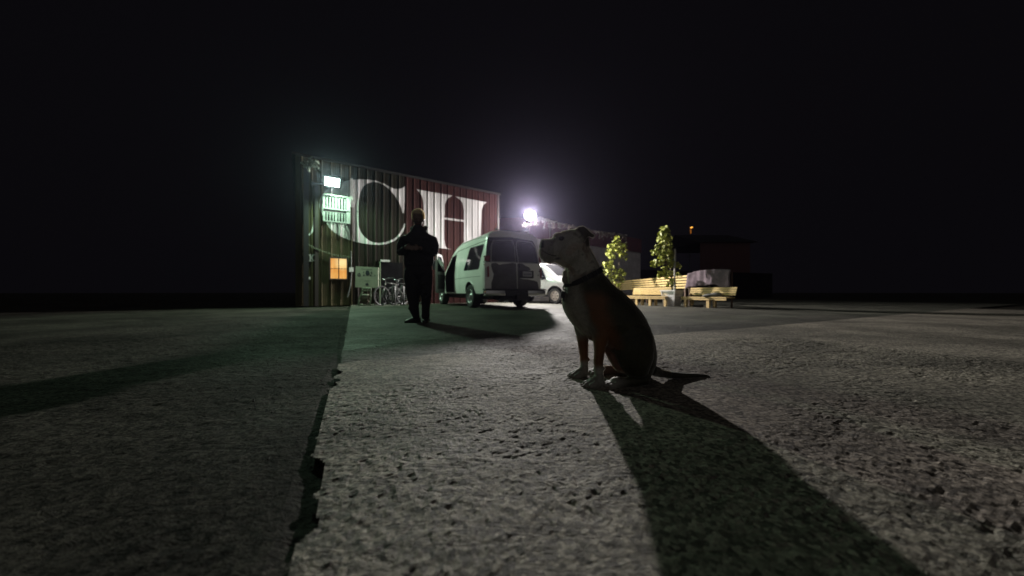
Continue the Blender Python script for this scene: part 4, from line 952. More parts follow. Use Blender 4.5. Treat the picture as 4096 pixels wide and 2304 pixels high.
# ================================================================== SAPLINGS IN PLANTERS
def sapling(name, label, base, scale_px, clusters, trunk, planter):
    D = base.y
    t = thing(name, label, 'sapling', base, group='saplings along the benches')
    mb = MB(); pts = [P(x, y, D) for x, y in trunk]; mb.tube(pts, [0.028 - 0.018 * i / (len(pts) - 1) for i in range(len(pts))], 8)
    rng = random.Random(hash(len(clusters)) % 97)
    lf = MB()
    for (x, y, r, n) in clusters:
        c_ = P(x, y, D + rng.uniform(-0.18, 0.18)); rad = r / F * D
        near = min(pts, key=lambda q: abs(q.z - (c_.z - rad * 1.2))); mb.tube([near, (near + c_) / 2 + Vector((0, 0, 0.03)), c_], [0.011, 0.007, 0.003], 5)
        for q in range(3):
            d = c_ + Vector((rng.uniform(-1, 1), rng.uniform(-1, 1), rng.uniform(-1, 1))) * rad * 0.8; mb.tube([c_, d], [0.003, 0.002], 4)
        clump(lf, c_, rad, n, 0.105, rng)
    obj('trunk', mb, M['bark'], t); obj('crown', lf, M['leaf'], t)
    return t
Dt2 = 10.9; Dt1 = 13.8
b1 = Vector(((2468 - 2048) / F * Dt1, Dt1, 0.34))
b2 = Vector(((2690 - 2048) / F * Dt2, Dt2, 0.42))
def cc5(*p): return [(2380 + x / 3.622, 860 + y / 3.622, r / 3.622, n) for x, y, r, n in p]
sapling('sapling', 'shorter yellow-green sapling directly behind the dog', b1, 1,
        cc5((320, 340, 45, 26), (300, 400, 50, 28), (350, 420, 50, 26), (215, 450, 50, 28), (280, 490, 60, 34), (360, 500, 60, 34), (415, 450, 45, 24), (200, 540, 55, 30), (240, 590, 50, 26), (380, 580, 50, 22), (430, 540, 40, 18), (440, 615, 30, 10), (215, 700, 55, 28), (160, 710, 40, 16), (250, 740, 50, 24), (180, 790, 50, 24), (120, 830, 40, 14), (290, 810, 40, 14), (370, 810, 45, 22), (410, 850, 40, 18), (230, 860, 50, 22), (330, 890, 55, 26), (270, 940, 50, 20), (380, 950, 50, 22), (340, 1020, 45, 18)),
        [(2470, 1178), (2476, 1130), (2477, 1080), (2474, 1020), (2469, 960)], None)
sapling('sapling', 'taller yellow-green sapling in the white planter beside a stake', b2, 1,
        cc5((1020, 185, 32, 18), (985, 210, 38, 22), (1040, 230, 35, 20), (965, 260, 40, 24), (1030, 270, 45, 26), (1060, 330, 45, 26), (950, 330, 45, 26), (1000, 350, 50, 26), (1080, 360, 25, 10), (1050, 400, 45, 20), (950, 430, 40, 16), (900, 460, 35, 14), (1010, 470, 50, 22), (1080, 450, 45, 20), (860, 530, 45, 20), (920, 550, 50, 26), (1000, 550, 50, 26), (1080, 540, 45, 22), (960, 610, 50, 26), (1040, 630, 50, 22), (1110, 590, 40, 16), (880, 680, 55, 28), (840, 700, 40, 16), (960, 680, 50, 24), (1090, 670, 40, 14), (1100, 740, 40, 16), (1200, 740, 40, 16), (1010, 800, 50, 22), (940, 860, 50, 22), (1080, 830, 45, 18), (1180, 850, 40, 14), (1010, 880, 40, 16), (1220, 880, 30, 10), (1110, 960, 45, 20), (1080, 1010, 40, 16), (1130, 1020, 35, 12)),
        [(2690, 1165), (2686, 1110), (2681, 1060), (2672, 1000), (2663, 945), (2661, 915)], None)
tag(obj('stake', MB().tube([P(2698, 1160, Dt2 - 0.12), P(2700, 996, Dt2 - 0.12)], 0.032, 8), M['stake']), 'pale wooden stake standing in the white planter', 'stake')
def planter(name, label, base, w0, w1, h, m):
    t = thing(name, label, 'planter', base)
    mb = MB(); n = 4; rows = 5
    for r_ in range(rows):
        a, b = r_ / rows, (r_ + 1) / rows - 0.02
        for (z0, z1) in ((a * h, b * h),):
            q0 = w0 + (w1 - w0) * a; q1 = w0 + (w1 - w0) * b
            vs = [Vector((sx * q, sy * q, z_)) for q, z_ in ((q0, z0), (q1, z1)) for sx, sy in ((-1, -1), (1, -1), (1, 1), (-1, 1))]
            mb.add(vs, [[0, 1, 2, 3], [7, 6, 5, 4]] + [[i, (i + 1) % 4, 4 + (i + 1) % 4, 4 + i] for i in range(4)])
    for sx, sy in ((-1, -1), (1, -1), (1, 1), (-1, 1)):
        mb.tube([Vector((sx * w0, sy * w0, 0)) * 1.0, Vector((sx * w1, sy * w1, h))], 0.028, 4)
    Rz = Matrix.Rotation(R(-58), 3, 'Z'); mb.v = [Rz @ v for v in mb.v]
    obj('box', mb, m, t, world=False)
    so = MB(); so.add([Rz @ Vector((sx * w1 * 0.93, sy * w1 * 0.93, h + 0.003)) for sx, sy in ((-1, -1), (1, -1), (1, 1), (-1, 1))], [[0, 1, 2, 3]]); obj('soil', so, M['soil'], t, world=False)
    rm = MB()
    for i in range(4):
        sx, sy = ((0, -1), (1, 0), (0, 1), (-1, 0))[i]
        rm.box(None, (w1 * 2 + 0.07 if sy else 0.045, w1 * 2 - 0.03 if sx else 0.045, 0.04), M=Rz.to_4x4() @ Matrix.Translation((sx * (w1 + 0.012), sy * (w1 + 0.012), h + 0.01)))
    obj('rim', rm, m, t, world=False)
    return t
planter('planter', 'white slatted tapered planter box between the two benches', Vector((b2.x - 0.03, Dt2 - 0.02, 0)), 0.165, 0.235, 0.52, M['plantw'])
planter('planter', 'dark brown planter box behind the left bench', Vector((b1.x, Dt1, 0)), 0.2, 0.26, 0.40, M['brownbox'])

# ================================================================== BENCHES
def gp(x, D, z=0.0): return Vector(((x - 2048) / F * D, D, z))
def bench(name, label, L0, L1, depth, seat_z, back_top, nslat_back, legs, back=True):
    """front edge from L0 to L1 (ground points)"""
    t = thing(name, label, 'bench', L0, group='wooden benches along the yard edge')
    d = (L1 - L0).normalized(); nn = Vector((-d.y, d.x, 0));   # away from the yard
    if nn.y < 0: nn = -nn
    ln = (L1 - L0).length
    def pr(u0, u1, n0, n1, z0, z1, m_):
        m_.prism([L0 + d * u0 + nn * n0 + Vector((0, 0, z0)), L0 + d * u1 + nn * n0 + Vector((0, 0, z0)), L0 + d * u1 + nn * n1 + Vector((0, 0, z0)), L0 + d * u0 + nn * n1 + Vector((0, 0, z0))], Vector(), Vector((0, 0, z1 - z0)))
    mb = MB(); k = 4
    for i in range(k): pr(0, ln, depth * i / k, depth * (i + 1) / k - 0.012, seat_z - 0.035, seat_z, mb)
    pr(0.01, ln - 0.01, 0.012, 0.04, seat_z - 0.10, seat_z - 0.037, mb)
    obj('seat', mb, M['wood'], t)
    mb = MB()
    for i in range(nslat_back):
        z0 = seat_z + 0.05 + (back_top - seat_z - 0.05) * i / nslat_back; pr(0, ln, depth + 0.01 + 0.02 * i, depth + 0.035 + 0.02 * i, z0, z0 + (back_top - seat_z - 0.05) / nslat_back - 0.012, mb)
    obj('backrest', mb, M['wood'], t)
    for u in legs:
        m1 = MB(); pr(u, u + 0.09, 0.03, 0.10, 0.0, seat_z - 0.102, m1); obj('leg', m1, M['wood'], t)
        m1 = MB(); pr(u, u + 0.07, depth - 0.08, depth + 0.0, 0.0, seat_z - 0.037, m1); obj('leg', m1, M['wood'], t)
    return t
La, Lb = gp(2500, 12.2), gp(2660, 10.72)
bench('bench', 'low pale wooden bench left of the white planter', La, Lb, 0.42, 0.345, 0.66, 4, (0.45, 1.02, 1.62))
Lc, Le = gp(2722, 10.55), gp(2905, 9.2)
b_ = bench('bench', 'pale wooden bench right of the white planter with a draped cloth', Lc, Le, 0.42, 0.335, 0.64, 4, (0.10, 0.86))
# tall slatted rail running away behind
ra, rb = gp(2752, 11.25), gp(2436, 18.6)
rl = thing('slatted_rail', 'tall pale wooden slatted rail behind the benches', 'fence', ra)
d = (rb - ra).normalized(); nn = Vector((d.y, -d.x, 0)); ln = (rb - ra).length
mb = MB()
for i in range(5):
    z0 = 0.62 + 0.100 * i
    mb.prism([ra, rb, rb + nn * 0.03, ra + nn * 0.03], Vector((0, 0, z0)), Vector((0, 0, z0 + 0.062)))
obj('rail_boards', mb, M['wood'], rl)
for i in range(6):
    u = 0.2 + (ln - 0.4) * i / 5; q = ra + d * u + nn * 0.033; obj('post', MB().prism([q, q + d * 0.08, q + d * 0.08 + nn * 0.08, q + nn * 0.08], Vector(), Vector((0, 0, 1.08))), M['brownbox'], rl)
# blanket over the right end
mb = MB(); g0, g1 = gp(2750, 11.1), gp(2925, 9.6); n_u, n_v = 26, 12; vs = []; fs = []
dd = (g1 - g0); nb = Vector((dd.y, -dd.x, 0)).normalized()
for i in range(n_u):
    for j in range(n_v):
        u = i / (n_u - 1); v = j / (n_v - 1)
        top = 1.10 + 0.06 * math.sin(u * 3.0) + (0.05 if u > .15 else u * .3); z_ = top - v * (0.52 + 0.10 * noise.noise(Vector((u * 4, 0, 2)))) 
        off = 0.05 * noise.noise(Vector((u * 7, v * 1.5, 0))) + 0.02 * math.sin(u * 40 + v)
        vs.append(g0 + dd * u + nb * (off + 0.06 * v) + Vector((0, 0, z_)))
for i in range(n_u - 1):
    for j in range(n_v - 1): a_ = i * n_v + j; fs.append([a_, a_ + 1, a_ + n_v + 1, a_ + n_v])
mb.add(vs, fs)
bl = obj('blanket', mb, M['blanket'], smooth=True); so = bl.modifiers.new('t', 'SOLIDIFY'); so.thickness = 0.015
tag(bl, 'mauve-grey blanket hung over the back of the right bench', 'blanket')
# support frame for the blanket
mb = MB()
for u in (0.02, 0.5, 0.98):
    q = g0 + dd * u - nb * 0.06; mb.tube([q, q + Vector((0, 0, 1.08))], 0.03, 6)
mb.tube([g0 - nb * 0.05 + Vector((0, 0, 1.06)), g1 - nb * 0.05 + Vector((0, 0, 1.06))], 0.03, 6)
tag(obj('back_frame', mb, M['brownbox']), 'dark wooden frame carrying the mauve blanket', 'frame')
# rumpled cloth lying on the right bench
mb = MB(); cpt = gp(2850, 9.75, 0.38)
mb.ball(cpt, (0.27, 0.12, 0.055), Matrix.Rotation(R(-20), 3, 'Z'), 18); mb.ball(cpt + Vector((0.12, 0.02, 0.04)), (0.16, 0.1, 0.05), None, 16); mb.ball(cpt + Vector((-0.2, 0.0, -0.02)), (0.12, 0.08, 0.035), None, 14)
o = obj('folded_cloth', mb, M['cloth']); remesh(o, 0.02, 3); tag(o, 'rumpled grey cloth lying on the right bench', 'cloth')
mb = MB(); mb.box(gp(2792, 10.45, 0.27), (0.30, 0.12, 0.06), R(-15), bev=0.02); tag(obj('storage_tray', mb, M['cloth']), 'small pale tray under the seat of the right bench', 'tray')
bpy.data.objects['storage_tray'].location.z = -0.24

# far amber street lamp
q = P(2766, 910, 46)
sl = thing('street_lamp', 'distant amber street lamp above the benches in the dark', 'street lamp', Vector((q.x + 0.3, 46, 0)))
mb = MB(); mb.tube([(q.x - 0.15, 46.2, 0), (q.x - 0.15, 46.2, q.z - 0.3), (q.x + 0.1, 46, q.z + 0.25)], 0.07, 8); obj('post', mb, M['blackm'], sl)
mb = MB(); mb.ball(q, (0.20, 0.12, 0.08), Matrix.Rotation(R(-15), 3, 'Y')); obj('lens', mb, M['lampo'], sl, smooth=True)
mb = MB(); mb.box(P(2763, 926, 46), (0.14, 0.04, 0.62)); obj('pole_glow', mb, M['poleglow'], sl)  # glowing strip stands in for the amber lamp light on the pole
# dark red shed far right
mb = MB(); mb.prism([P(2800, 1180, 30), P(3000, 1180, 30), P(3000, 1180, 38), P(2800, 1180, 38)], Vector((0, 0, -P(2800, 1180, 30).z)), Vector((0, 0, -P(2800, 1180, 30).z + 5.2)))
fb = obj('barn', mb, mat('barn_red', (0.04, 0.006, 0.006), 0.7, var=0.3)); tag(fb, 'dim red building far off at the right edge', 'building')
mb = MB(); c_ = P(2800, 1180, 30); c_2 = P(3000, 1180, 38); mb.prism([Vector((c_.x - .3, 29.7, 5.2)), Vector((c_.x - .3, 34, 6.6)), Vector((c_.x - .3, 38.3, 5.2))], Vector(), Vector((5.6, 0, 0))); obj('roof', mb, M['roofm'], fb)

# ================================================================== MAN
def loft(mb, secs, D=None, n=20, cap=True):
    """secs: ((ax,ay),(bx,by),halfwidth,D) in photo pixels: outline points left and right of the limb"""
    rings = []
    for (a, b, w_, Dd) in secs:
        A_ = P(a[0], a[1], Dd); B_ = P(b[0], b[1], Dd); c_ = (A_ + B_) / 2; h = (B_ - A_) / 2
        rings.append([c_ + h * math.cos(2 * math.pi * k / n) + Vector((0, w_ * math.sin(2 * math.pi * k / n), 0)) for k in range(n)])
    # rounded end caps
    def capring(r0, r1, out):
        c0_ = sum(r0, Vector()) / n; c1_ = sum(r1, Vector()) / n; d_ = (c0_ - c1_).normalized(); sz = min((p - c0_).length for p in r0) * 0.45
        return [c0_ + (p - c0_) * 0.62 + d_ * sz for p in r0], [c0_ + (p - c0_) * 0.2 + d_ * sz * 1.3 for p in r0]
    s1_, s2_ = capring(rings[0], rings[1], 0); e1_, e2_ = capring(rings[-1], rings[-2], 1)
    mb.rings([s2_, s1_] + rings + [e1_, e2_], True); return mb
def lofty(mb, D, rows, n=20):
    """rows: (y, xl, xr, halfdepth)"""
    return loft(mb, [((xl, y), (xr, y), w_, D) for y, xl, xr, w_ in rows], n=n)
DM = 4.95
man = thing('person', 'person in black hoodie and dark trousers standing with hands together, seen against the light', 'person', Vector(((1672 - 2048) / F * DM, DM, 0)))
mb = MB()
# head and neck
lofty(mb, DM, [(851, 1659, 1687, 0.055), (858, 1655, 1691, 0.082), (868, 1653, 1693, 0.09), (880, 1654, 1692, 0.088), (890, 1656, 1690, 0.078), (899, 1661, 1686, 0.066), (905, 1666, 1681, 0.05)])
lofty(mb, DM + 0.02, [(892, 1660, 1686, 0.055), (908, 1659, 1687, 0.055), (925, 1656, 1690, 0.06)])
mb.ball(P(1673, 882, DM - 0.095), (0.014, 0.022, 0.024)); 
for x_ in (1651.5, 1694.5): mb.ball(P(x_, 880, DM + 0.01), (0.012, 0.02, 0.03))
mb.ball(P(1673, 873, DM - 0.078), (0.055, 0.02, 0.012))
# trunk and arms under the clothes, down to hands
lofty(mb, DM, [(925, 1650, 1700, 0.07), (945, 1632, 1718, 0.09), (1000, 1632, 1718, 0.10), (1060, 1630, 1716, 0.10)])
def arm(pts, rad): mb.tube([P(*p) for p in pts], rad, 12)
arm([(1632, 945, DM), (1615, 975, DM + 0.02), (1607, 1003, DM), (1618, 996, DM - 0.14), (1628, 989, DM - 0.27)], [0.05, 0.045, 0.042, 0.036, 0.027])
arm([(1720, 945, DM), (1730, 975, DM + 0.02), (1732, 1003, DM), (1705, 999, DM - 0.14), (1676, 992, DM - 0.25)], [0.05, 0.045, 0.042, 0.036, 0.027])
# legs
mb.tube([P(1652, 1060, DM), P(1650, 1130, DM), P(1655, 1200, DM), P(1660, 1262, DM)], [0.08, 0.07, 0.055, 0.045], 12)
mb.tube([P(1698, 1060, DM), P(1702, 1130, DM + .02), P(1702, 1200, DM + .04), P(1700, 1265, DM + .03)], [0.08, 0.07, 0.055, 0.045], 12)
# hands: palms with five fingers, one hand closed over the other
def hand(c, dirv, side, up):
    f = dirv.normalized(); s_ = side.normalized(); u_ = up.normalized(); R3 = Matrix((f, s_, u_)).transposed()
    mb.ball(c, (0.048, 0.042, 0.017), R3, 12)
    for k, ln_ in enumerate((0.060, 0.070, 0.066, 0.050)):
        r0 = c + f * 0.036 + s_ * (-0.030 + 0.020 * k); mb.tube([r0, r0 + f * ln_ * 0.5 - u_ * 0.008, r0 + f * ln_ * 0.78 - u_ * 0.030, r0 + f * ln_ * 0.70 - u_ * 0.050], [0.0095, 0.009, 0.0085, 0.007], 8)
    t0 = c - f * 0.012 - s_ * 0.034; mb.tube([t0, t0 - s_ * 0.022 + f * 0.022 - u_ * .008, t0 - s_ * 0.026 + f * 0.052 - u_ * 0.018], [0.013, 0.011, 0.008], 8)
hl = P(1630, 989, DM - 0.30); hr = P(1664, 992, DM - 0.29)
hand(hl, Vector((0.9, -0.2, -0.1)), Vector((0.1, -0.3, -0.9)), Vector((0.1, -0.9, 0.3)))
hand(hr, Vector((-0.95, -0.15, 0.0)), Vector((-0.1, -0.3, -0.9)), Vector((-0.1, -0.9, 0.3)))
bo = obj('body', mb, M['skin'], man, smooth=True); remesh(bo, 0.0065, 3)
for x_ in (1664.5, 1681.5):
    obj('eye', MB().ball(P(x_, 877.5, DM - 0.083), (0.012, 0.006, 0.006)), M['eye'], man, smooth=True)
obj('mouth', MB().tube([P(1667, 892.5, DM - 0.082), P(1673, 893.5, DM - 0.088), P(1679, 892.5, DM - 0.082)], 0.003, 6), mat('lips', (0.25, 0.09, 0.08), 0.5), man)
# hair: cap with tousled top
mb = MB(); lofty(mb, DM + 0.012, [(843, 1660, 1688, 0.045), (848, 1653, 1693, 0.085), (856, 1650.5, 1696, 0.102), (866, 1649.5, 1697, 0.104), (874, 1650, 1696.5, 0.098)])
rng = random.Random(4)
for i in range(90):
    a = rng.uniform(0, 6.28); r_ = rng.uniform(0.2, 1) ; c_ = P(1673 + 21 * r_ * math.cos(a), 846 + 7 * r_ * r_, DM + 0.02 + 0.08 * r_ * math.sin(a)); mb.ball(c_, (0.010, 0.010, 0.012), None, 6)
ho = obj('hair', mb, M['hair'], man); remesh(ho, 0.005, 2)
# carve the face free: push front-lower vertices back
hm = ho.data; off_ = offs(man)
for v in hm.vertices:
    p = v.co + off_
    if p.y < DM - 0.02 and p.z < P(0, 860, DM).z: v.co.y += (DM - 0.02 - p.y)
mb = MB(); hv = hm.vertices
for i in range(13000):
    v = hv[rng.randrange(len(hv))]; p = v.co + off_; nr = v.normal
    if nr.y < -0.45 or p.y < DM - 0.06: continue
    d_ = (nr * 1.0 + Vector((rng.gauss(0, .35), rng.gauss(0, .35), rng.gauss(0, .35) + 0.25))).normalized() * rng.uniform(0.009, 0.016); sd = d_.cross(Vector((0.3, 1, 0.2))).normalized() * 0.0022
    mb.add([p - sd, p + sd, p + d_], [[0, 1, 2]])
hs_ = bpy.data.materials.new('fair_strands'); hs_.use_nodes = True; t = hs_.node_tree; t.nodes.clear(); ou = t.nodes.new('ShaderNodeOutputMaterial'); df = t.nodes.new('ShaderNodeBsdfDiffuse'); tr_ = t.nodes.new('ShaderNodeBsdfTranslucent'); mx = t.nodes.new('ShaderNodeMixShader')
for q in (df, tr_): q.inputs[0].default_value = (0.9, 0.78, 0.55, 1)
t.links.new(df.outputs[0], mx.inputs[1]); t.links.new(tr_.outputs[0], mx.inputs[2]); t.links.new(mx.outputs[0], ou.inputs[0])
obj('hair_strands', mb, hs_, ho)
mb = MB(); lofty(mb, DM - 0.012, [(888, 1656, 1690, 0.074), (896, 1658, 1688, 0.076), (903, 1663, 1683, 0.066), (909, 1668, 1678, 0.045)]); bd = obj('beard', mb, M['beard'], man); remesh(bd, 0.006, 2)
# hoodie
mb = MB()
lofty(mb, DM + 0.01, [(922, 1652, 1698, 0.09), (931, 1637, 1712, 0.125), (942, 1624, 1728, 0.15), (960, 1619, 1733, 0.16), (990, 1620, 1733, 0.165), (1020, 1617, 1735, 0.165), (1045, 1616, 1735, 0.165), (1062, 1618, 1731, 0.155)])
def sleeve(pts, rad): mb.tube([P(*p) for p in pts], rad, 14)
sleeve([(1636, 951, DM), (1615, 960, DM + 0.02), (1606, 985, DM + 0.02), (1604, 1008, DM), (1612, 1004, DM - 0.10), (1621, 994, DM - 0.22)], [0.055, 0.075, 0.076, 0.068, 0.06, 0.045])
sleeve([(1715, 950, DM), (1731, 960, DM + 0.02), (1738, 985, DM + 0.02), (1737, 1008, DM), (1710, 1003, DM - 0.12), (1685, 995, DM - 0.22)], [0.055, 0.075, 0.076, 0.068, 0.06, 0.045])
# hood bunched behind the neck
lofty(mb, DM + 0.005, [(903, 1656, 1690, 0.075), (909, 1651, 1696, 0.095), (917, 1647, 1702, 0.105), (926, 1642, 1708, 0.11)])
hc = P(1675, 911, DM + 0.03)
for k in range(18):
    a = R(-30 + 240 * k / 17); mb.ball(hc + Vector((0.108 * math.cos(a), 0.085 * math.sin(a) + 0.02, 0.012 * math.sin(3 * a) + 0.02 * math.sin(a) - 0.01)), (0.036, 0.040, 0.034), None, 10)
mb.ball(P(1703, 912, DM), (0.030, 0.03, 0.026)); mb.ball(P(1652, 916, DM), (0.030, 0.03, 0.026))
rng = random.Random(7)
for i in range(26):   # folds
    y_ = rng.uniform(950, 1055); x_ = rng.uniform(1624, 1728); p = P(x_, y_, DM - 0.13); mb.tube([p, p + Vector((rng.uniform(-.09, .09), 0.0, rng.uniform(-.04, .04)))], 0.02, 6)
jk = obj('hooded_jacket', mb, M['jacket'], man); remesh(jk, 0.010, 4)
# trousers
mb = MB()
lofty(mb, DM + 0.01, [(1052, 1622, 1727, 0.135), (1075, 1620, 1728, 0.135), (1095, 1619, 1728, 0.125)])
lofty(mb, DM, [(1080, 1619, 1674, 0.115), (1110, 1616, 1675, 0.11), (1135, 1620, 1677, 0.10), (1185, 1628, 1676, 0.095), (1219, 1635, 1675, 0.09), (1247, 1640, 1676, 0.09), (1259, 1648, 1677, 0.085), (1268, 1652, 1678, 0.08)])
lofty(mb, DM + 0.04, [(1080, 1678, 1730, 0.115), (1120, 1677, 1730, 0.11), (1160, 1681, 1727, 0.10), (1205, 1686, 1722, 0.09), (1245, 1688, 1718, 0.085), (1262, 1687, 1719, 0.085), (1270, 1687, 1718, 0.08)])
for i in range(16):
    y_ = rng.uniform(1100, 1240); x_ = rng.choice([1652, 1702]) + rng.uniform(-10, 10); p = P(x_, y_, DM - 0.07); mb.tube([p, p + Vector((rng.uniform(-.07, .07), 0.01, rng.uniform(-.03, .03)))], 0.022, 6)
tr = obj('trousers', mb, M['jeans'], man); remesh(tr, 0.010, 4)
# shoes
def shoe(heel, toe):
    mb = MB(); d_ = (toe - heel); f = d_.normalized(); s_ = Vector((-f.y, f.x, 0)); rings = []
    for t, wd, ht in ((0, 0.032, 0.07), (0.12, 0.04, 0.10), (0.3, 0.042, 0.105), (0.5, 0.045, 0.085), (0.75, 0.05, 0.06), (0.93, 0.04, 0.045), (1.0, 0.022, 0.03)):
        c_ = heel + d_ * t; rings.append([c_ + s_ * wd * math.cos(a) * (1.0 if math.sin(a) < 0 else 0.9) + Vector((0, 0, ht / 2 + ht / 2 * math.sin(a))) for a in [2 * math.pi * k / 14 for k in range(14)]])
    mb.rings(rings, True); return obj('shoe', mb, M['shoe'], man, smooth=True)
shoe(Vector(((1682 - 2048) / F * 5.03, 5.03, 0.0)), Vector(((1621 - 2048) / F * 4.93, 4.90, 0.0)))
shoe(Vector(((1712 - 2048) / F * 5.08, 5.08, 0.0)), Vector(((1697 - 2048) / F * 4.83, 4.83, 0.0)))

# ================================================================== DOG
DD = 1.65
gD = lambda y: CAMH * F / (y - HY)
dog = thing('dog', 'large short-haired dog sitting upright in profile with raised head and black collar', 'dog', Vector(((2470 - 2048) / F * DD, DD, 0)))
mb = MB()
def L(rows, n=28): return loft(mb, [(a, b, w_, d_) for a, b, w_, d_ in rows], n=n)
# head: muzzle to occiput (top outline point, bottom outline point)
L([((2166, 963), (2160, 990), .026, DD), ((2169, 959), (2157, 1010), .034, DD), ((2180, 957.5), (2160, 1028), .038, DD), ((2196, 957.5), (2175, 1045), .042, DD), ((2208, 956), (2200, 1054), .046, DD),
   ((2214, 946), (2220, 1048), .050, DD), ((2230, 936), (2238, 1056), .060, DD), ((2254, 926), (2256, 1066), .070, DD), ((2278, 921), (2280, 1068), .076, DD), ((2302, 919), (2306, 1058), .076, DD), ((2325, 926), (2330, 1040), .062, DD)])
mb.ball(P(2225, 1000, DD - 0.035), (0.045, 0.022, 0.04)); mb.ball(P(2225, 1000, DD + 0.035), (0.045, 0.022, 0.04))     # flews
mb.ball(P(2282, 1010, DD - 0.05), (0.055, 0.035, 0.06)); mb.ball(P(2282, 1010, DD + 0.05), (0.055, 0.035, 0.06))         # cheeks
mb.ball(P(2236, 943, DD - 0.04), (0.030, 0.022, 0.014)); mb.ball(P(2236, 943, DD + 0.04), (0.030, 0.022, 0.014))         # brows
# neck (front outline, back outline)
L([((2262, 1050), (2338, 960), .060, DD), ((2262, 1078), (2348, 975), .066, DD), ((2262, 1098), (2362, 1002), .070, DD), ((2262, 1118), (2378, 1030), .076, DD), ((2260, 1142), (2395, 1064), .084, DD),
   ((2256, 1172), (2412, 1098), .094, DD), ((2248, 1198), (2445, 1138), .105, DD), ((2250, 1222), (2487, 1168), .120, DD), ((2258, 1246), (2530, 1210), .130, DD), ((2272, 1272), (2558, 1245), .138, DD + .005),
   ((2296, 1303), (2578, 1275), .142, DD + .005), ((2328, 1335), (2592, 1308), .140, DD + .01), ((2365, 1360), (2604, 1340), .138, DD + .01), ((2405, 1385), (2612, 1370), .136, DD + .01), ((2445, 1420), (2617, 1410), .135, DD + .01),
   ((2480, 1460), (2614, 1445), .125, DD + .01), ((2520, 1500), (2600, 1475), .10, DD + .01)], 32)
# throat folds
mb.tube([P(2258, 1082, DD), P(2262, 1100, DD), P(2260, 1118, DD), P(2268, 1138, DD)], [0.010, 0.014, 0.018, 0.012], 10)
mb.tube([P(2276, 1085, DD - 0.045), P(2283, 1112, DD - 0.055), P(2282, 1134, DD - 0.06)], [0.008, 0.014, 0.010], 10)
# ears: base, fold, tip
for sg_ in (-1, 1):
    d0 = DD + sg_ * 0.062; d1 = DD + sg_ * 0.075
    L([((2297, 918), (2318, 968), .010, d0), ((2314, 906), (2340, 966), .011, d1), ((2334, 904), (2344, 955), .010, d1), ((2348, 914), (2351, 945), .008, d1 + sg_ * .004), ((2364, 930), (2358, 947), .007, d1 + sg_ * .006), ((2379, 940), (2368, 951), .006, d1 + sg_ * .006)], 16)
# shoulder and front legs
for (dn, dx, far) in ((-1, 0, False), (1, 0, True)):
    if not far:
        d_ = 1.572
        L([((2345, 1215), (2450, 1215), .040, DD - .075), ((2340, 1262), (2462, 1270), .048, DD - .080), ((2350, 1310), (2455, 1320), .048, DD - .078), ((2370, 1345), (2438, 1352), .042, d_ - .005), ((2375, 1380), (2424, 1385), .034, d_), ((2378, 1411), (2417, 1413), .028, d_),
           ((2375, 1442), (2412, 1443), .025, d_), ((2377, 1475), (2411, 1476), .023, d_), ((2378, 1498), (2413, 1500), .025, d_), ((2370, 1515), (2414, 1518), .029, d_ - .005)])
        mb.ball(P(2414, 1474, d_), (0.009, 0.008, 0.011))
        paw, pd = (2378, 1536), 1.56
    else:
        d_ = 1.745
        L([((2290, 1262), (2390, 1262), .045, DD + .085), ((2296, 1310), (2375, 1315), .040, DD + .085), ((2306, 1345), (2354, 1348), .033, d_), ((2313, 1385), (2352, 1388), .028, d_), ((2320, 1425), (2352, 1426), .025, d_), ((2322, 1458), (2351, 1460), .023, d_), ((2320, 1480), (2352, 1482), .026, d_)])
        mb.ball(P(2354, 1438, d_), (0.008, 0.008, 0.010))
        paw, pd = (2318, 1499), 1.735
    # paw
    k_ = pd / F
    pc = P(paw[0], paw[1], pd)
    mb.ball(Vector((pc.x + 0.008, pd, 0.030)), (0.042, 0.036, 0.030)); mb.ball(Vector((pc.x + 0.022, pd, 0.045)), (0.026, 0.026, 0.032))
    for j, (ox, oy) in enumerate(((-0.018, -0.034), (-0.036, -0.014), (-0.038, 0.010), (-0.022, 0.031))):
        mb.ball(Vector((pc.x + ox, pd + oy, 0.019)), (0.021, 0.0125, 0.019)); mb.ball(Vector((pc.x + ox + 0.018, pd + oy * 0.9, 0.030)), (0.018, 0.012, 0.018))
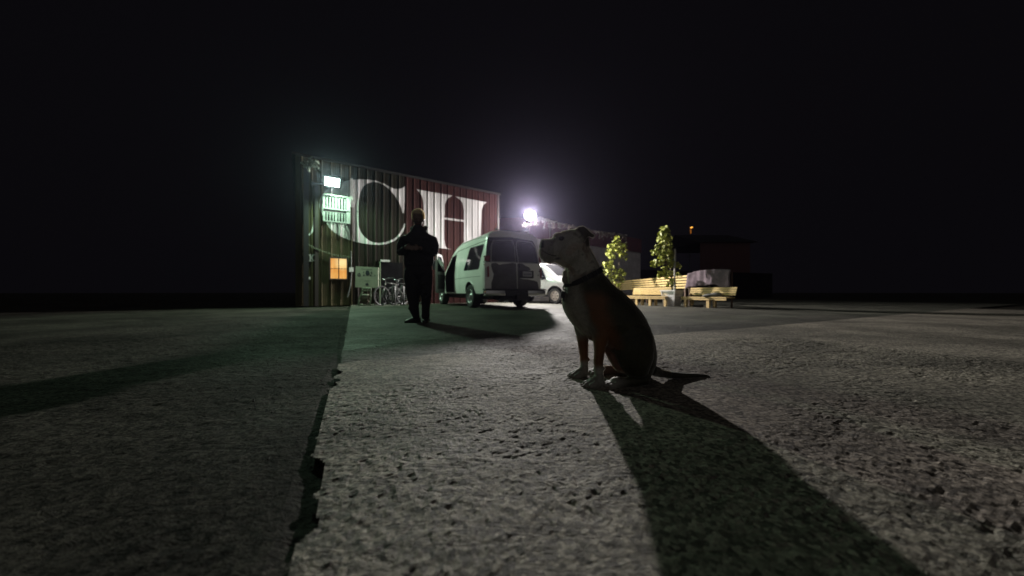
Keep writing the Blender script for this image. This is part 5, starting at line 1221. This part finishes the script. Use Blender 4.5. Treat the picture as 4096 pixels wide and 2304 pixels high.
# hind: thighs, shanks, feet
for far in (False, True):
    s_ = 1 if far else -1; d_ = DD + s_ * 0.105
    sh = 12 if far else 0
    L([((2480 - sh, 1300), (2600, 1320), .040, DD + s_ * .09), ((2462 - sh, 1345), (2612, 1350), .052, DD + s_ * .098), ((2458 - sh, 1390), (2616, 1395), .058, DD + s_ * .10), ((2464 - sh, 1425), (2612, 1435), .054, DD + s_ * .10), ((2478 - sh, 1460), (2598, 1470), .048, DD + s_ * .10), ((2500 - sh, 1490), (2588, 1500), .038, DD + s_ * .10)])
    L([((2462 - sh, 1400), (2500, 1380), .034, d_), ((2478 - sh, 1440), (2530, 1420), .032, d_), ((2496 - sh, 1475), (2556, 1460), .030, d_), ((2512 - sh, 1500), (2580, 1500), .027, d_)])
    if not far:
        gx, gd = 2590, 1.555
        pts = [P(2575, 1532, gd), P(2540, 1535, gd), P(2500, 1538, gd), P(2465, 1540, gd)]
        pts = [Vector((p.x, p.y, z)) for p, z in zip(pts, (0.045, 0.036, 0.030, 0.028))]
        mb.tube([P(2575, 1500, gd + .01)] + pts, [0.036, 0.034, 0.028, 0.026, 0.027], 12)
        toe = Vector((P(2452, 1540, gd).x, gd, 0))
        mb.ball(Vector((toe.x + .02, gd, 0.030)), (0.038, 0.034, 0.029))
    else:
        gd = 1.79; pts = [P(2540, 1485, gd), P(2470, 1488, gd), P(2420, 1488, gd), P(2388, 1488, gd)]
        pts = [Vector((p.x, p.y, z)) for p, z in zip(pts, (0.045, 0.036, 0.033, 0.030))]
        mb.tube(pts, [0.036, 0.028, 0.027, 0.027], 12); toe = Vector((P(2378, 1490, gd).x, gd, 0)); mb.ball(Vector((toe.x + .02, gd, 0.030)), (0.034, 0.032, 0.028))
    for j, (ox, oy) in enumerate(((-0.010, -0.030), (-0.024, -0.011), (-0.024, 0.010), (-0.012, 0.028))):
        mb.ball(Vector((toe.x + ox, gd + oy, 0.018)), (0.022, 0.012, 0.018)); mb.ball(Vector((toe.x + ox + 0.02, gd + oy, 0.028)), (0.016, 0.011, 0.016))
# belly skin between the legs
L([((2405, 1360), (2470, 1360), .06, DD), ((2418, 1400), (2480, 1395), .05, DD), ((2436, 1440), (2500, 1430), .05, DD + .01), ((2462, 1480), (2520, 1470), .05, DD + .01)])
for (x_, y_) in ((2360, 1356), (2436, 1418), (2441, 1430)): mb.ball(P(x_, y_, DD - .02), (0.006, 0.006, 0.008))
# tail
tp = [(2585, 1468, .034, 0.13), (2612, 1482, .026, 0.075), (2640, 1493, .022, 0.05), (2680, 1500, .019, 0.032), (2730, 1503, .016, 0.024), (2780, 1502, .012, 0.020), (2825, 1503, .008, 0.016), (2842, 1506, .004, 0.012)]
tl_ = []
for x_, y_, r_, z_ in tp:
    D_ = 1.65 if z_ > 0.1 else (CAMH - z_) * F / (y_ - HY); D_ = min(D_, 1.80); tl_.append(P(x_, y_, D_))
mb.tube(tl_, [q[2] for q in tp], 14)
db = obj('body', mb, M['skin'], dog); remesh(db, 0.0042, 5)
# coat colours in patches
def dogcol(p):
    px = 2048 + p.x / p.y * F; py = HY - (p.z - CAMH) / p.y * F
    n1 = noise.noise(p * 14); n2 = noise.noise(p * 60); n3 = noise.noise(p * 150)
    white = Vector((0.34, 0.325, 0.28)); brown = Vector((0.040, 0.037, 0.016)); red = Vector((0.17, 0.068, 0.026)); dark = Vector((0.022, 0.018, 0.012)); pink = Vector((0.30, 0.13, 0.10))
    def sm(a, b, x): t = max(0, min(1, (x - a) / (b - a))); return t * t * (3 - 2 * t)
    # body coat: dark brindle
    c = brown * (0.55 + 0.25 * n1 + 0.25 * n2)
    # head and neck: white, freckled on the neck
    neckline = py - (1150 - 0.45 * (px - 2260)) + 16 * n1
    h = 1 - sm(-40, 30, neckline)
    fr = sm(0.05, 0.5, n2 + 0.6 * n1) * sm(2250, 2330, px) * 0.65
    hd = white * (0.85 + 0.25 * n1) * (1 - fr * 0.7)
    hd = hd.lerp(red, 0.30 * sm(0.25, 0.5, n1 + 0.2) )
    c = c.lerp(hd, h)
    # chest front stays pale, a dark fold in it
    if 1120 < py < 1400:
        edge = 2338 + 0.30 * (py - 1160)
        rb = sm(edge - 25, edge + 15, px + 12 * n1) * (1 - sm(edge + 45, edge + 105, px + 16 * n1)) * sm(1150, 1200, py)
        c = c.lerp(red * 0.75, rb * 0.85)
        c = c.lerp(white * (0.66 + 0.3 * n1 + 0.15 * n2), (1 - sm(edge - 45, edge + 12, px + 14 * n1)) * 0.92)
    # front legs: reddish upper, white socks
    if py > 1320 and px < 2424 and p.z < 0.30:
        c = c.lerp(red.lerp(dark, 0.30 + 0.3 * n1), sm(1325 + 12 * n1, 1375 + 12 * n1, py))
        c = c.lerp(white * 0.75, sm(1455, 1485, py + 10 * n1) if p.y < 1.66 else sm(1430, 1455, py + 8 * n1))
    # hind feet
    if p.z < 0.075 and px < 2545: c = c.lerp(white * 0.55, 1 - sm(2460, 2530, px) if p.y < 1.65 else 1.0)
    # belly and inner thigh
    if 2400 < px < 2500 and 1380 < py < 1500 and p.y > 1.59: c = c.lerp(pink * 0.6, 0.6)
    # ears dark brown, nose black, lips dark
    if py < 985 and px > 2290: c = c.lerp(dark * 2.0, sm(0, 16, px - 2298 - (py - 906) * 0.55 + 8 * n1))
    if px < 2180 and 958 < py < 990: c = c.lerp(Vector((0.012, 0.011, 0.012)), 1 - sm(2171, 2179, px))
    d_lip = math.hypot((px - 2232) / 16, (py - (1034 - (px - 2232) * 0.1)) / 5.5)
    if d_lip < 1: c = c.lerp(Vector((0.015, 0.012, 0.012)), 0.9 * (1 - d_lip ** 3))
    li = abs(py - (1000 + (px - 2166) * 0.75 - 0.006 * (px - 2166) ** 2))
    if 2166 < px < 2224 and li < 3.0: c = c.lerp(Vector((0.02, 0.016, 0.016)), 0.7)
    e_ = math.hypot(px - 2246, (py - 955) * 1.3)
    if e_ < 14: c = c.lerp(Vector((0.02, 0.018, 0.018)), 1 - sm(6, 14, e_))
    if px < 2215 and py > 965: c = c * 0.72
    k = 1 + 0.22 * n3
    return (max(0, c.x * k), max(0, c.y * k), max(0, c.z * k), 1)
me = db.data; off_ = offs(dog)
ca = me.color_attributes.new('coat', 'FLOAT_COLOR', 'POINT')
for v in me.vertices: ca.data[v.index].color = dogcol(v.co + off_)
dm = bpy.data.materials.new('short_coat'); dm.use_nodes = True; t = dm.node_tree; b = t.nodes['Principled BSDF']
at = t.nodes.new('ShaderNodeAttribute'); at.attribute_name = 'coat'; t.links.new(at.outputs[0], b.inputs['Base Color'])
b.inputs['Roughness'].default_value = 0.55; b.inputs['Specular IOR Level'].default_value = 0.35
b.inputs['Sheen Weight'].default_value = 0.5; b.inputs['Sheen Roughness'].default_value = 0.35
tc = t.nodes.new('ShaderNodeTexCoord'); n_ = t.nodes.new('ShaderNodeTexNoise'); n_.inputs['Scale'].default_value = 260; n_.inputs['Detail'].default_value = 3; t.links.new(tc.outputs['Object'], n_.inputs[0])
n5 = t.nodes.new('ShaderNodeTexNoise'); n5.inputs['Scale'].default_value = 28; n5.inputs['Detail'].default_value = 4; t.links.new(tc.outputs['Object'], n5.inputs[0])
ad = t.nodes.new('ShaderNodeMath'); ad.operation = 'MULTIPLY_ADD'; ad.inputs[1].default_value = 2.5; t.links.new(n5.outputs[0], ad.inputs[0]); t.links.new(n_.outputs[0], ad.inputs[2])
bp = t.nodes.new('ShaderNodeBump'); bp.inputs['Distance'].default_value = 0.0014; t.links.new(ad.outputs[0], bp.inputs['Height']); t.links.new(bp.outputs[0], b.inputs['Normal'])
me.materials.clear(); me.materials.append(dm)
# eyes with lids, nostrils
for sg_ in (-1, 1):
    ec = P(2246, 955, DD + sg_ * 0.052); ey = obj('eye', MB().ball(ec, (0.0105, 0.010, 0.0095)), M['eye'], dog, smooth=True)
    obj('eyelid', MB().tube([ec + Vector((x_, sg_ * 0.009, z_)) for x_, z_ in ((-0.013, -0.002), (-0.006, 0.007), (0.003, 0.009), (0.013, 0.003))], 0.0035, 6), mat('lid', (0.05, 0.045, 0.04), 0.5), ey)
mb = MB(); mb.ball(P(2174, 975, DD), (0.014, 0.026, 0.015)); no = obj('nose', mb, mat('nose_leather', (0.012, 0.011, 0.013), 0.35, bump=0.0008, bscale=300), dog, smooth=True)
mb = MB()
for fx, fy, toes in ((2378, 1.56, ((-0.018, -0.034), (-0.036, -0.014), (-0.038, 0.010), (-0.022, 0.031))), (2318, 1.735, ((-0.018, -0.034), (-0.036, -0.014), (-0.038, 0.010), (-0.022, 0.031))), (2452, 1.555, ((-0.010, -0.030), (-0.024, -0.011), (-0.024, 0.010), (-0.012, 0.028)))):
    mb = MB()
    for ox, oy in toes:
        c_ = Vector(((fx - 2048) / F * fy + ox - 0.018, fy + oy, 0.018)); mb.tube([c_, c_ + Vector((-0.006, 0, -0.002)), c_ + Vector((-0.011, 0, -0.010))], [0.0042, 0.0036, 0.0012], 6)
    obj('claws', mb, M['claw'], dog, smooth=True)
# whiskers and brow hairs
mb = MB(); rng = random.Random(2)
for i in range(26):
    y_ = rng.uniform(985, 1045); xo = {0: 0}.get(0); xe = 2162 + max(0, (y_ - 1010)) * 0.6; a0 = P(xe + rng.uniform(0, 12), y_, DD + rng.uniform(-0.03, 0.02)); d_ = Vector((-rng.uniform(0.008, 0.022), rng.uniform(-0.01, 0.0), rng.uniform(-0.010, 0.004)))
    mb.tube([a0, a0 + d_ * 0.6, a0 + d_ + Vector((0, 0, -0.002))], [0.0006, 0.0005, 0.0002], 4)
for i in range(7):
    a0 = P(2211 + i * 2, 948 - i * 1.5, DD - 0.02); mb.tube([a0, a0 + Vector((-0.010 + 0.001 * i, -0.004, 0.008 + 0.001 * i))], [0.0006, 0.0003], 4)
for i in range(6):
    a0 = P(2196 + i * 6, 1050, DD - .02 + .01 * rng.random()); mb.tube([a0, a0 + Vector((rng.uniform(-.006, .004), 0, -0.010))], [0.0006, 0.0003], 4)
obj('whiskers', mb, M['whisk'], dog)
# fringe of short guard hairs catching the back light
mb = MB(); rng = random.Random(9); vsn = me.vertices; cnt = 0; hairs = []
for poly in me.polygons:
    pass
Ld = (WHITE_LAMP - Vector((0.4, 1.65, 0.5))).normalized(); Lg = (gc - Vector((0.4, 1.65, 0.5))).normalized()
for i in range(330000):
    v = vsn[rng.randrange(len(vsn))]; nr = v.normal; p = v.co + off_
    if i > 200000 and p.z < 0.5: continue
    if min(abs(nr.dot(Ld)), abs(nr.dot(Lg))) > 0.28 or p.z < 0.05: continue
    view = (p - Vector((0, 0, CAMH))).normalized()
    L_ = rng.uniform(0.0025, 0.0055) * (1.0 if p.z > 0.55 else 0.8); dwn = Vector((0.35, 0, -0.6)); d_ = (nr + dwn * 0.6 + Vector((rng.gauss(0, .25), rng.gauss(0, .25), rng.gauss(0, .25)))).normalized() * L_
    sd = d_.cross(Ld + Vector((rng.gauss(0, .5), rng.gauss(0, .3), rng.gauss(0, .5)))); sd = (sd.normalized() if sd.length > 1e-9 else Vector((1, 0, 0))) * (0.0011 if p.z > 0.5 else 0.0006)
    mb.add([p - sd, p + sd, p + d_], [[0, 1, 2]])
fm = bpy.data.materials.new('fringe_hair'); fm.use_nodes = True; t = fm.node_tree; t.nodes.clear(); ou = t.nodes.new('ShaderNodeOutputMaterial'); df = t.nodes.new('ShaderNodeBsdfDiffuse'); tr_ = t.nodes.new('ShaderNodeBsdfTranslucent'); mx = t.nodes.new('ShaderNodeMixShader')
at2 = t.nodes.new('ShaderNodeAttribute'); at2.attribute_name = 'hair'
for q in (df, tr_): t.links.new(at2.outputs[0], q.inputs[0])
mx.inputs[0].default_value = 0.6; t.links.new(df.outputs[0], mx.inputs[1]); t.links.new(tr_.outputs[0], mx.inputs[2]); t.links.new(mx.outputs[0], ou.inputs[0])
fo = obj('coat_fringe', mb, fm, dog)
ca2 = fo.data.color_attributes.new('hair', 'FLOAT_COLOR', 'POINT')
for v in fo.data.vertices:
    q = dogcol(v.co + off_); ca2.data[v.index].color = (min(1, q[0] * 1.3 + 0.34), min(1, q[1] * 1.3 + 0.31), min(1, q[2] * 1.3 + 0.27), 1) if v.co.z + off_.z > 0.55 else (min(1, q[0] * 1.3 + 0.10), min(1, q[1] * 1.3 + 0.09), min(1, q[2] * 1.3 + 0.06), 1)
# collar: band following the neck between two slanted sections
def neck_section(t):
    """t 0..1 between the lower front and upper back of the collar; returns ring centre data"""
    return None
ca_, cb_ = (2264, 1147), (2401, 1078); cw = 0.0125
A_ = P(*ca_, DD); B_ = P(*cb_, DD); cc_ = (A_ + B_) / 2; h = (B_ - A_) / 2 * 1.03; up = Vector((-h.z, 0, h.x)).normalized(); hw = 0.090
def cring(off, grow):
    return [cc_ + up * off + (h + h.normalized() * grow) * math.cos(a) + Vector((0, (hw + grow) * math.sin(a), 0)) for a in [2 * math.pi * k / 48 for k in range(48)]]
mb = MB(); rings = [cring(-cw, 0.0), cring(-cw, 0.005), cring(cw, 0.005), cring(cw, 0.0)]; mb.rings(rings + [rings[0]], False)
co = obj('collar', mb, M['collar'], dog, smooth=True, ang=40)
def buckle(angd, wdt, hgt, m):
    a = R(angd); c_ = cc_ + (h + h.normalized() * 0.008) * math.cos(a) + Vector((0, (hw + 0.008) * math.sin(a), 0)); tx = (-(h) * math.sin(a) + Vector((0, hw * math.cos(a), 0))).normalized()
    q = [c_ + tx * sx * wdt + up * sy * hgt for sx, sy in ((-1, -.7), (-.7, -1), (.7, -1), (1, -.7), (1, .7), (.7, 1), (-.7, 1), (-1, .7))]; mb_ = MB(); mb_.tube(q + [q[0]], 0.0016, 6); return obj('buckle', mb_, m, co, smooth=True)
buckle(-97, 0.012, 0.017, M['nickel']); buckle(-66, 0.013, 0.018, M['nickel']); buckle(-30, 0.012, 0.014, M['blackm'])
# triangular ring, key rings and tags
def pz(*p): return [P(2100 + x / 4.025, 880 + y / 4.025, DD - 0.02) for x, y in p]
tri = pz((640, 1025), (612, 1095), (620, 1120), (660, 1125), (690, 1085), (700, 1060)); mb = MB(); mb.tube(tri + [tri[0]], 0.0035, 8); rg = obj('clip_ring', mb, M['nickel'], co, smooth=True)
mb = MB(); mb.lathe([(0.008, -0.001), (0.0095, 0), (0.008, 0.001)], pz((625, 1140))[0], (0.2, 1, 0), 16); obj('split_ring', mb, M['nickel'], co, smooth=True)
mb = MB(); mb.prism(pz((585, 1150), (600, 1140), (650, 1160), (658, 1215), (640, 1250), (600, 1262), (572, 1215)), Vector((0, -0.004, 0)), Vector((0, 0.006, 0))); obj('tag', mb, M['blackm'], co)['label'] = 'round dark tag'
mb = MB(); mb.prism(pz((600, 1225), (672, 1215), (677, 1300), (608, 1313)), Vector((0, -0.009, 0)), Vector((0, -0.005, 0))); obj('tag', mb, M['blackm'], co)['label'] = 'square dark tag'

# ================================================================== HAZE
HZ = 0.0006
if HZ:
    bm = bmesh.new(); bmesh.ops.create_cube(bm, size=1); bmesh.ops.scale(bm, vec=(130, 110, 13), verts=bm.verts); bmesh.ops.translate(bm, vec=(0, 30, 5.2), verts=bm.verts)
    me = bpy.data.meshes.new('haze'); bm.to_mesh(me); bm.free(); hz = bpy.data.objects.new('haze', me); COL.objects.link(hz)
    hm = bpy.data.materials.new('haze'); hm.use_nodes = True; t = hm.node_tree; t.nodes.clear(); ou = t.nodes.new('ShaderNodeOutputMaterial'); pv = t.nodes.new('ShaderNodeVolumePrincipled')
    pv.inputs['Color'].default_value = (0.70, 0.66, 1.0, 1); pv.inputs['Density'].default_value = HZ; pv.inputs['Anisotropy'].default_value = 0.92
    t.links.new(pv.outputs[0], ou.inputs['Volume']); me.materials.append(hm)
    tag(hz, 'thin night haze glowing around the lamps', kind='stuff')
